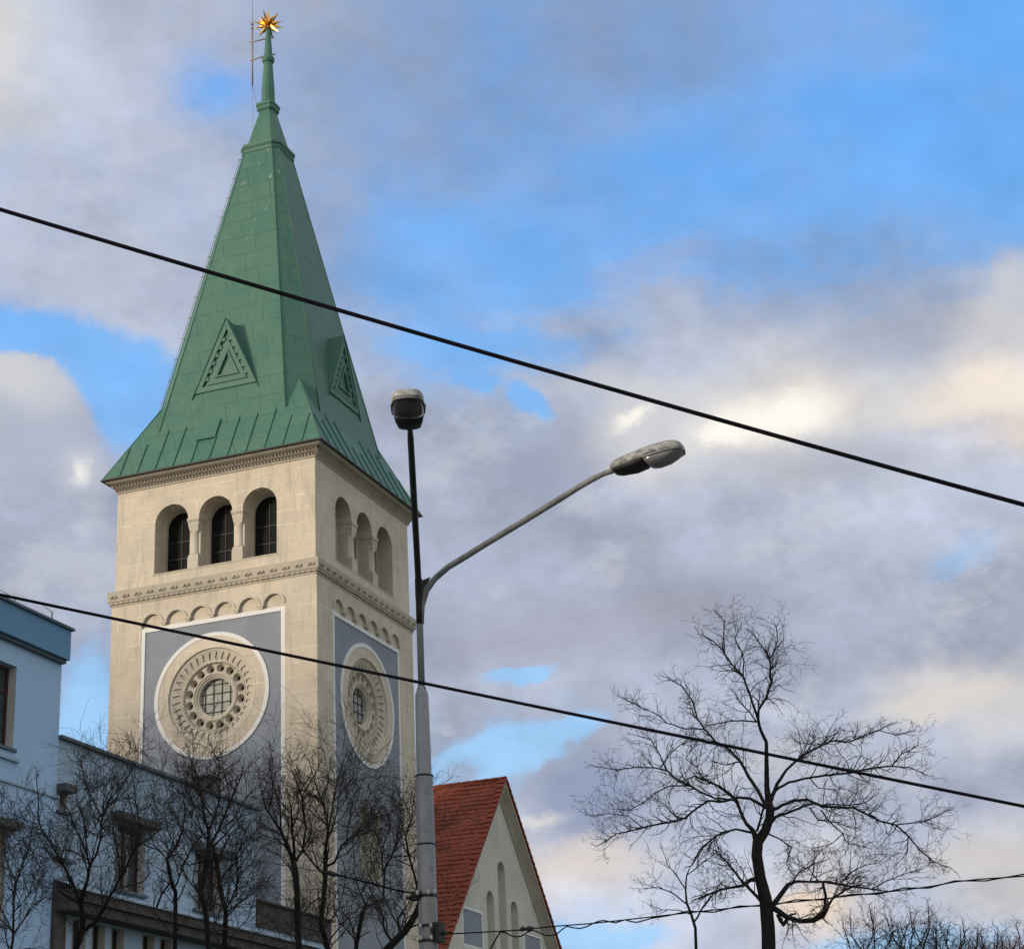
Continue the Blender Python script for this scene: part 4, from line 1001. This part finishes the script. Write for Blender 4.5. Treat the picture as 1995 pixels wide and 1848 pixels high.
def make_tree(name, limbs, Y0, label, cfg, cat='tree', group=None, bark=None, twig=None, spread=.55, pos=None):
    """limbs: polylines of (x, y, halfwidth) in frame units; each is set in depth, joined to the limb it leaves"""
    root = empty(name, (0, 0, 0), 0, label, cat, group)
    done = []; sc = (Y0 / ray(900, 1700).y) / F_PX
    tk = TM(); cr = TM(); first = True; ylist = []
    base = None
    for li, lb in enumerate(limbs):
        lb = [(p[0], p[1], p[2]) for p in lb]
        if li == 0: ys = Y0; dy = 0.0
        else:
            bx = min(done, key=lambda q: (q[0] - lb[0][0]) ** 2 + (q[1] - lb[0][1]) ** 2); ys = bx[2]; dy = random.uniform(-spread, spread)
        # resample
        S = []; cum = 0.0
        for a, b in zip(lb, lb[1:]):
            seg = math.hypot(b[0] - a[0], b[1] - a[1]); m = max(1, int(seg / 9))
            for j in range(m): f = j / m; S.append([a[0] + (b[0] - a[0]) * f, a[1] + (b[1] - a[1]) * f, a[2] + (b[2] - a[2]) * f, cum + seg * f])
            cum += seg
        S.append([*lb[-1], cum]); pts = []; rad = []
        for x, y, r, cu in S:
            YY = ys + dy * cu * sc; 
            if li: done.append((x, y, YY))
            else: done.append((x, y, YY))
            w = .35 if li else .12
            pts.append(at(x + random.gauss(0, w), y + random.gauss(0, w), YY)); rad.append(r * sc)
        if li == 0:
            b = pts[0].copy(); pts = [Vector((b.x + .05, b.y, 0)), Vector((b.x + .02, b.y, b.z * .5))] + pts; rad = [rad[0] * 1.35, rad[0] * 1.12] + rad; base = Vector((b.x, b.y, 0))
        t_ = TM(); t_.tube(pts, rad, 10 if li == 0 else 6)
        if li == 0: o = t_.build('trunk', bark or M_BARK, root, True)
        else: t_.build('limb', bark or M_BARK, root, True)
        if li == 0 and not cfg.get('trunk'): continue
        Lm = cum * sc; n = int(Lm / cfg['gap0'])
        for i in range(n):
            t = random.uniform(cfg.get('t0', .22), 1.0) ** .8; k = min(int(t * (len(pts) - 1)), len(pts) - 2)
            td = (pts[k + 1] - pts[k]).normalized(); side = rv(); side.y *= 1.1; side = (side - td * side.dot(td)).normalized()
            a = random.uniform(.4, 1.1); nd = td * math.cos(a) + side * math.sin(a) + Vector((0, 0, .12))
            rr = max(cfg['rmin'], min(rad[k] * .55, cfg['r0'])); L_ = random.uniform(*cfg['L0']) * ((1.35 - 1.05 * t) if cfg.get('trunk') else (1.15 - .72 * t))
            if t < .65 and random.random() < cfg.get('big', 0): L_ *= 1.9; rr *= 1.4
            grow(cr, pts[k], nd, L_, rr, 0, cfg, sc)
        grow(cr, pts[-1], (pts[-1] - pts[-2]), cfg['L0'][0] * (.30 if cfg.get('trunk') else .4), rad[-1], 0, cfg, sc)
    cr.build('crown', twig or M_TWIG, root)
    # put the empty at the base
    root.location = base
    for ch in root.children: ch.matrix_parent_inverse = Matrix.Translation(-base)
    return root
c8 = lambda L: [(1103.2 + .44706 * x, 1136.6 + .44706 * y, r * .447) for x, y, r in L]
MAIN = [
 [(883,1640,31),(880,1500,30),(868,1370,28),(845,1280,25),(830,1180,24),(835,1125,24),(868,1075,21),(886,1020,20),(888,980,19),(880,940,15),(874,880,12),(873,780,10),(872,690,8)],
 [(872,690,8),(848,640,7),(835,590,6.5),(838,550,5.5),(875,490,5),(893,430,4.5),(888,330,4),(850,270,3),(810,210,2)],
 [(835,585,6),(805,500,5),(770,400,4.5),(720,350,4),(680,290,3.5),(640,250,2.5),(580,220,1.6)],
 [(770,400,3.5),(775,340,3),(760,290,2.6),(735,240,2),(757,190,1.4)],
 [(690,300,3),(685,220,2.6),(692,165,2),(655,130,1.4)],
 [(888,330,3),(922,250,2.6),(915,190,2),(930,160,1.4)],
 [(828,600,3.5),(800,560,3),(760,520,2.5),(740,480,2)],
 [(840,1150,17),(828,1110,15),(814,1075,10),(785,1045,8),(765,1005,7),(745,950,7),(715,918,7),(670,885,6),(620,862,4.5),(560,838,3.5),(525,850,2.5)],
 [(818,1085,6),(740,1068,4.5),(680,1085,4.5),(630,1115,4.2),(580,1165,4),(548,1225,3)],
 [(830,1080,6),(850,1010,5),(865,965,5)],
 [(868,960,8),(835,900,8),(800,850,7.5),(760,775,6.5),(710,722,5.5),(650,685,5),(600,630,4.5),(572,590,4),(550,510,3.4),(500,445,2.6),(440,408,1.8)],
 [(600,632,3.5),(520,632,3),(440,608,2.6),(400,570,2.2),(330,540,1.8),(255,500,1.3)],
 [(832,602,4),(760,597,3),(700,600,2.6),(620,618,2)],
 [(760,775,3.5),(700,790,2.5),(640,775,2)],
 [(872,975,8),(800,935,6.5),(750,930,5.5),(690,950,5),(620,945,5),(570,975,4.8),(520,1020,4.8),(450,1040,4.5),(380,1050,4),(300,1070,3.5),(220,1090,2.6),(140,1140,1.8)],
 [(740,942,5),(650,935,4.5),(580,905,4.5),(540,880,4.5),(490,860,4),(440,815,3.6),(380,800,3.2),(300,800,2.6),(220,810,2),(130,795,1.4)],
 [(540,880,3.5),(450,880,3),(390,910,2.8),(340,950,2.4),(280,985,2),(200,980,1.4)],
 [(435,812,3),(405,740,2.6),(370,680,2),(300,660,1.5)], [(412,798,3),(450,740,2.6),(500,700,2.2),(560,680,1.6)],
 [(330,1062,2.5),(270,1010,2),(190,1000,1.6),(110,1010,1.2)],
 [(884,975,11),(898,925,10),(920,870,8),(960,810,6),(1010,765,5.5),(1060,730,5),(1120,700,4.5),(1170,682,4),(1230,690,3.4),(1300,660,3),(1370,635,2.5),(1420,608,1.8)],
 [(1150,688,2.8),(1080,702,2.2),(1000,688,1.7)], [(1370,640,2.2),(1440,660,1.8),(1500,640,1.3)],
 [(908,905,7),(925,890,6),(970,866,5.5),(1040,850,5),(1120,835,4.8),(1200,828,4.5),(1260,820,4.2),(1330,802,4),(1420,795,3.4),(1460,742,2.8),(1530,708,2)],
 [(1420,795,3),(1500,800,2.4),(1570,832,1.6)],
 [(884,1010,9),(905,985,8),(940,965,7),(990,945,6.5),(1050,940,6),(1120,970,6),(1180,975,5.5),(1250,975,5),(1310,1005,4.6),(1370,1035,4.2),(1440,1050,4),(1490,1100,3.6),(1540,1160,3),(1600,1210,2.4),(1660,1235,1.6)],
 [(1440,1050,3),(1540,1040,2.6),(1600,1020,2),(1660,985,1.4)], [(1100,965,3.5),(1160,960,3.2),(1230,965,2.8),(1300,955,2.2),(1345,925,1.6)],
 [(872,1065,9),(892,1040,8),(915,1015,7),(960,1000,5.5),(1030,970,5),(1065,962,4.5)], [(1060,975,3.5),(1100,1030,3),(1180,1040,2.6),(1245,1065,1.8)],
 [(1110,985,3.5),(1150,1040,3),(1200,1085,2.6),(1225,1130,2.2),(1310,1150,1.4)],
 [(880,1090,4),(930,1110,3),(980,1150,2.4),(960,1220,2),(990,1270,1.4)],
 [(895,1405,13),(935,1355,11),(965,1312,10),(1000,1298,6.5),(1060,1298,5),(1120,1298,5),(1190,1310,4.6),(1260,1320,4.2),(1330,1330,3.2),(1420,1340,2)],
 [(1118,1298,6),(1130,1360,6.5),(1125,1425,8)],
 [(900,1410,13),(935,1432,12),(960,1452,11),(1020,1470,10),(1080,1466,11),(1118,1440,14),(1136,1415,9)],
 [(1132,1420,6),(1160,1372,5),(1220,1330,4.5),(1260,1318,3.5)],
 [(922,1440,9),(945,1488,10),(968,1455,8)],
 [(862,1395,9),(820,1350,7),(770,1300,6),(740,1260,5),(700,1210,4),(650,1165,2.6)],
 [(985,1300,4),(1010,1260,3),(1070,1225,2.5),(1140,1200,1.5)],[(1190,1310,4),(1235,1262,3),(1300,1225,2),(1360,1215,1.4)],[(1100,1298,3),(1060,1245,2.2),(990,1215,1.5)],[(1490,1105,2.6),(1488,1170,2),(1450,1210,1.3)],[(1330,1330,3),(1400,1292,2.4),(1480,1262,2),(1560,1240,1.3)],[(1210,1085,2.4),(1160,1130,2),(1080,1150,1.4)],[(600,860,3),(570,800,2.4),(520,760,1.8),(560,700,1.2)],[(1060,845,3),(1100,890,2.2),(1180,900,1.5)],
 [(832,1285,12),(800,1290,9),(770,1315,7),(700,1325,5),(640,1345,4.5),(580,1370,3.5)],
]
cfgA = dict(wig=.29, up=.03, gap=(.20, .15, .10), lr=(.30, .55), levels=2, rmin=.0043, gap0=.09, r0=.013, L0=(.6, 1.45), t0=.18)
make_tree('bare_tree', [c8(l) for l in MAIN], 46.0, 'tall bare tree with wide spreading crown and broken looping bough, right of the gable', cfgA, spread=.5)
SM = [[(567,1640,7),(563,1500,6.5),(545,1440,6),(525,1390,5),(520,1330,4),(525,1270,3),(540,1230,2)],
 [(560,1470,4.5),(600,1400,3.5),(640,1350,2.5),(680,1300,1.6)],[(525,1395,3.5),(470,1350,2.6),(400,1320,2),(320,1330,1.4)],[(520,1330,3),(480,1270,2.4),(440,1220,1.8),(420,1160,1.2)],
 [(525,1270,2.4),(590,1220,2),(640,1180,1.4)],[(540,1440,3),(490,1420,2.2),(420,1420,1.6),(360,1400,1.2)]]
cfgB = dict(cfgA, gap0=.16, L0=(.7, 1.5), gap=(.2, .15, .11), rmin=.0046)
make_tree('bare_tree', [c8(l) for l in SM], 50.0, 'small slender bare tree left of the big trunk, below its lower boughs', cfgB)
# trees at lower right
def bush(cx, top, spread_, Y, label, seed, mat=None, group='leafless trees along the right edge'):
    random.seed(seed); LM = [[(cx, 2080, 6), (cx + random.uniform(-6, 6), 2000, 5), (cx + random.uniform(-8, 8), 1960, 4.5)]]
    for i in range(8):
        a = (i - 3.5) / 3.5 + random.uniform(-.1, .1); x1 = cx + a * spread_ * .75; x2 = cx + a * spread_ + random.uniform(-10, 10); h = top + 34 * abs(a) + random.uniform(12, 55)
        ym = (1900 + h) / 2
        LM.append([(cx, 1968 - random.uniform(0, 18), 2.4), (cx + a * spread_ * .6 + random.uniform(-14, 14), 1900, 1.7), (x1 + random.uniform(-14, 14), ym + 15, 1.2), (x1 * .4 + x2 * .6 + random.uniform(-7, 7), ym - 20, 1.1), (x2, h, 0.7)])
    return make_tree('bare_tree', LM, Y, label, dict(cfgB, up=.02, wig=.40, gap0=.15, L0=(.7, 1.7), t0=.05, rmin=.0046, r0=.012), group=group, bark=M_BARK2, twig=mat or M_TWIG, spread=.35)
bush(1720, 1735, 85, 54, 'leafless tree just right of the broken bough, first of the right-hand row', 11)
bush(1805, 1738, 75, 55, 'leafless tree second from the big trunk in the right-hand row', 12)
bush(1868, 1765, 60, 57, 'leafless tree in the middle of the right-hand row', 13)
bush(1925, 1785, 55, 53, 'reddish leafless tree second from the right edge', 14, M_TWIG3)
bush(1990, 1780, 55, 54, 'reddish leafless tree cut by the right edge', 15, M_TWIG3)
random.seed(21)
# trees in front of the blue building and the tower
a1 = lambda L: [(254.07 + .20405 * x, 1470.9 + .20405 * y, r * .20405) for x, y, r in L]
a2 = lambda L: [(.20405 * x, 1470.9 + .20405 * y, r * .20405) for x, y, r in L]
a6 = lambda L: [(434.6 + .2402 * x, 1404 + .2402 * y, r * .2402) for x, y, r in L]
cfgC = dict(wig=.24, up=.07, gap=(.13, .10, .08), lr=(.36, .62), levels=2, rmin=.0038, gap0=.085, r0=.011, L0=(.35, .85), t0=.02, trunk=True, big=.28)
G = 'bare street trees in front of the tower'
def lt(L, Y, label, **k): return make_tree('bare_tree', L, Y, label, dict(cfgC, **k), group=G, bark=M_BARK2, twig=M_TWIG2, spread=.35)
lt([a2(l) for l in [[(90,1950,14),(125,1750,12),(130,1400,10),(150,1220,9),(200,1080,8),(270,900,7),(300,740,5),(320,620,3)],[(125,1700,8),(60,1560,7),(0,1450,5),(-60,1300,3)],[(150,1220,6),(60,1000,5),(30,800,4),(20,560,3),(10,350,2)],
   [(130,1500,6),(260,1350,5),(330,1180,4),(400,1000,3)],[(125,1720,7),(230,1560,6),(330,1420,5),(470,1330,3)],[(270,900,4),(180,700,3),(140,520,2)]]], 31, 'thin bare tree at the bottom left corner before the blue wall')
lt([a2(l) for l in [[(690,1960,30),(740,1800,28),(790,1640,27),(790,1540,26),(770,1420,24),(800,1290,18),(835,1190,15),(855,1060,14)],
   [(835,1190,14),(855,1050,13),(830,950,12),(770,800,10),(690,620,8),(650,520,6),(560,420,4)],[(855,1060,13),(920,950,12),(960,800,11),(975,600,10),(1040,430,8),(1130,320,7),(1210,210,6),(1280,120,4.5),(1335,-10,2.5)],
   [(830,940,10),(820,750,9),(800,600,8),(740,470,6),(720,330,4),(730,220,2.5)],[(975,590,8),(920,500,6.5),(850,360,6),(800,220,5),(780,80,4),(785,-20,2.5)],[(740,470,5),(840,350,4),(900,270,3),(970,220,2)],
   [(780,1450,18),(680,1180,14),(600,1040,13),(560,980,12),(480,830,10),(390,690,9),(365,560,8),(370,430,6),(350,300,5),(350,150,3)],[(380,650,5),(310,640,4),(200,600,3),(100,560,2)],
   [(770,1700,22),(900,1600,17),(980,1480,15),(1080,1290,13),(1180,1120,12),(1250,960,11),(1310,870,10),(1430,790,7),(1530,710,4),(1620,660,2.5)],
   [(1320,860,8),(1345,700,7),(1300,480,6),(1270,260,4),(1260,120,2.5)],[(1140,1180,7),(1140,1060,5),(1080,900,4)],[(770,1420,14),(660,1360,9),(560,1290,6),(480,1200,4)],[(860,1050,8),(900,900,6),(940,720,5),(1100,640,3)]]], 33, 'large forked bare tree in front of the blue building')
lt([a1(l) for l in [[(420,1960,22),(430,1600,21),(430,1300,19),(385,1190,18),(350,990,15),(430,880,12),(490,740,10)],[(490,740,9),(520,560,7),(510,430,5),(530,320,3)],[(430,1250,10),(520,1010,8),(620,830,7),(760,700,5),(900,600,3)],
   [(250,1450,12),(300,1320,10),(370,1230,9)],[(490,730,6),(440,600,5),(360,500,4),(250,440,3)],[(350,980,7),(260,900,6),(150,860,4),(60,780,3)],[(430,880,7),(370,760,5),(340,620,3)]]], 32, 'slim bare tree between the forked tree and the dark cluster')
lt([a1(l) for l in [[(760,1960,27),(745,1820,26),(720,1500,26),(672,1300,25),(710,1100,25),(750,900,24)],[(750,900,22),(745,720,17),(700,550,13),(680,400,11),(640,200,8),(570,30,4.5),(550,-60,2.5)],[(745,720,13),(800,600,11),(850,420,9),(855,250,7),(845,100,6),(825,-40,3)],
   [(750,880,16),(850,700,13),(920,520,11),(1000,320,9),(1060,200,6.5),(1080,80,4)],[(1060,200,4),(1130,110,3),(1190,60,2)],[(700,550,8),(620,480,6),(560,380,5),(500,260,3)],[(740,800,9),(660,700,7),(590,600,5),(520,480,3)],
   [(780,880,10),(900,760,8),(1000,640,6),(1060,560,4)],[(720,1000,9),(560,1050,7),(440,930,5),(360,780,3)],[(850,430,6),(760,330,5),(720,200,3)],[(690,1350,10),(560,1200,7),(480,1050,5)]]], 30, 'dense dark bare tree below the left rose window', gap0=.085)
lt([a1(l) for l in [[(880,1960,25),(905,1700,24),(910,1500,22),(860,1280,22),(825,1030,21),(790,900,18)],[(1010,1350,8),(1025,1100,9),(1010,980,8),(1060,860,6),(1150,760,4)],[(905,1480,10),(960,1380,9),(1010,1250,8),(1025,1110,7)],[(850,1200,9),(960,1060,7),(1010,930,5),(1000,820,4)],[(1030,1080,6),(1110,980,5),(1180,860,3)],[(825,1020,10),(900,880,8),(960,740,6),(1100,640,4)],[(905,1500,10),(1050,1400,7),(1180,1300,5),(1260,1200,3)]]], 31.5, 'bare tree with leaning stem just right of the dark cluster')
lt([a1(l) for l in [[(1620,1960,32),(1600,1700,31),(1592,1300,30),(1572,1060,28)],[(1572,1060,24),(1510,900,20),(1440,720,15),(1370,620,10),(1290,500,8),(1240,300,5),(1235,200,3)],[(1565,1000,18),(1560,850,15),(1545,700,12),(1535,500,8),(1500,360,5),(1440,220,3)],
   [(1580,1010,14),(1650,900,12),(1672,700,10),(1640,400,8),(1560,180,5),(1520,90,3)],[(1440,720,11),(1430,500,8),(1370,300,7),(1330,120,5),(1340,0,3)],[(1640,390,6),(1740,210,5),(1800,110,4),(1790,20,2.5)],
   [(1545,700,8),(1600,560,6),(1600,380,5),(1680,250,3)],[(1590,1150,8),(1500,1050,6),(1420,950,4),(1300,900,3)],[(1650,880,7),(1720,780,6),(1740,600,5),(1800,450,3)],[(1510,890,8),(1400,800,6),(1260,760,4)]]], 30.5, 'sturdy bare tree in front of the tower corner', gap0=.09)
lt([a6(l) for l in [[(870,1950,22),(840,1800,22),(790,1640,22),(810,1500,20),(830,1250,20),(830,1050,17)],[(830,1050,15),(850,900,13),(840,760,10),(780,600,7),(740,480,5),(700,330,3)],[(850,900,9),(890,700,8),(905,560,6),(960,380,4),(990,300,2.5)],
   [(840,1180,12),(900,1150,11),(960,1010,9),(1060,930,7),(1180,850,5),(1280,730,3)],[(830,1260,9),(720,1140,8),(640,1030,6),(600,900,3)],[(905,640,6),(980,560,4),(1060,440,3)],[(1000,970,6),(1020,830,5),(1060,620,4),(1120,520,2.5)],[(790,640,7),(850,500,5),(870,350,3)],[(1060,930,5),(1160,900,4),(1240,860,3)]]], 32.5, 'bare tree rising before the shaded side of the tower', gap0=.09)
lt([a6(l) for l in [[(1060,1960,17),(1085,1800,17),(1130,1560,16),(1160,1505,12)],[(1160,1505,9),(1120,1400,7),(1150,1330,5),(1190,1230,3)],[(1160,1510,10),(1240,1470,9),(1300,1430,9),(1310,1200,9),(1350,1130,8),(1400,1000,6),(1440,800,4),(1460,650,2.5)],[(1305,1250,7),(1270,1000,6),(1220,850,5),(1200,700,3)],[(1350,1120,5),(1450,1080,4),(1540,1000,3)],[(1120,1420,5),(1030,1360,4),(940,1330,3)],[(1280,1040,5),(1350,900,4),(1340,760,3)]]], 31.8, 'slender bare tree before the blue panel, left of the pole', gap0=.09)
lt([a6(l) for l in [[(1250,1960,33),(1330,1848,32),(1480,1700,29),(1560,1570,26),(1595,1470,20),(1575,1340,12)],[(1575,1340,11),(1510,1100,9),(1480,940,7),(1530,780,5),(1550,600,3)],[(1440,1730,12),(1420,1600,9),(1500,1480,6),(1560,1380,4)],[(1380,1800,12),(1310,1700,9),(1290,1560,7),(1240,1440,4)],[(1510,1100,6),(1460,1000,5),(1440,880,3)],[(1500,1680,9),(1600,1640,6),(1690,1560,4)],[(1560,1570,8),(1650,1450,5),(1700,1340,3)]]], 29, 'bare tree leaning right behind the grey pole', gap0=.10)

# ------------------------------------------------------------------ ground
def flat(name, x0, y0, x1, y1, z, mat, label, cat, sub=1):
    mb = MB(); mb.add([(x0, y0, z), (x1, y0, z), (x1, y1, z), (x0, y1, z)], [(0, 1, 2, 3)]); return tag(mb.build(name, mat), label, cat, None, 'structure')
flat('ground', -900, -900, 900, 900, 0.0, m_plain('winter_grass', (.10, .11, .06), .95, 0, .3, .5), 'flat open ground around the church', 'ground')
flat('road', -60, 2, 60, 22.0, 0.004, m_plain('asphalt', (.06, .06, .06), .9, 0, .2, 3), 'asphalt road in front of the church square', 'road')
mb = MB(); mb.box((-60, 22.0, -.2), (60, 33, .12)); tag(mb.build('pavement', m_plain('paving', (.24, .23, .22), .9, 0, .15, 2)), 'grey kerbed pavement where the lamp pole stands', 'pavement', None, 'structure')

# unseen block added behind left to shade the tower foot and street trees
mb = MB(); tb = Matrix.Translation((TX, TY, 0)) @ Matrix.Rotation(TA, 4, 'Z')
TBk = lambda x, y, z: tuple(tb @ Vector((x, y, z)))
mb.box((-48, -55, 0), (7, -43.5, 25.0), TBk); mb.box((-48.4, -55.4, 25.0), (7.4, -43.1, 25.5), TBk)
for fl in range(7):
    for i in range(17): mb.box((-46 + i * 3.05, -43.5, 1.6 + fl * 3.3), (-44.6 + i * 3.05, -43.38, 3.4 + fl * 3.3), TBk)
tag(mb.build('shade_block', M_BLUE2), 'unseen grey block added outside the left of the picture to shade tower and trees', 'building', None, 'structure')
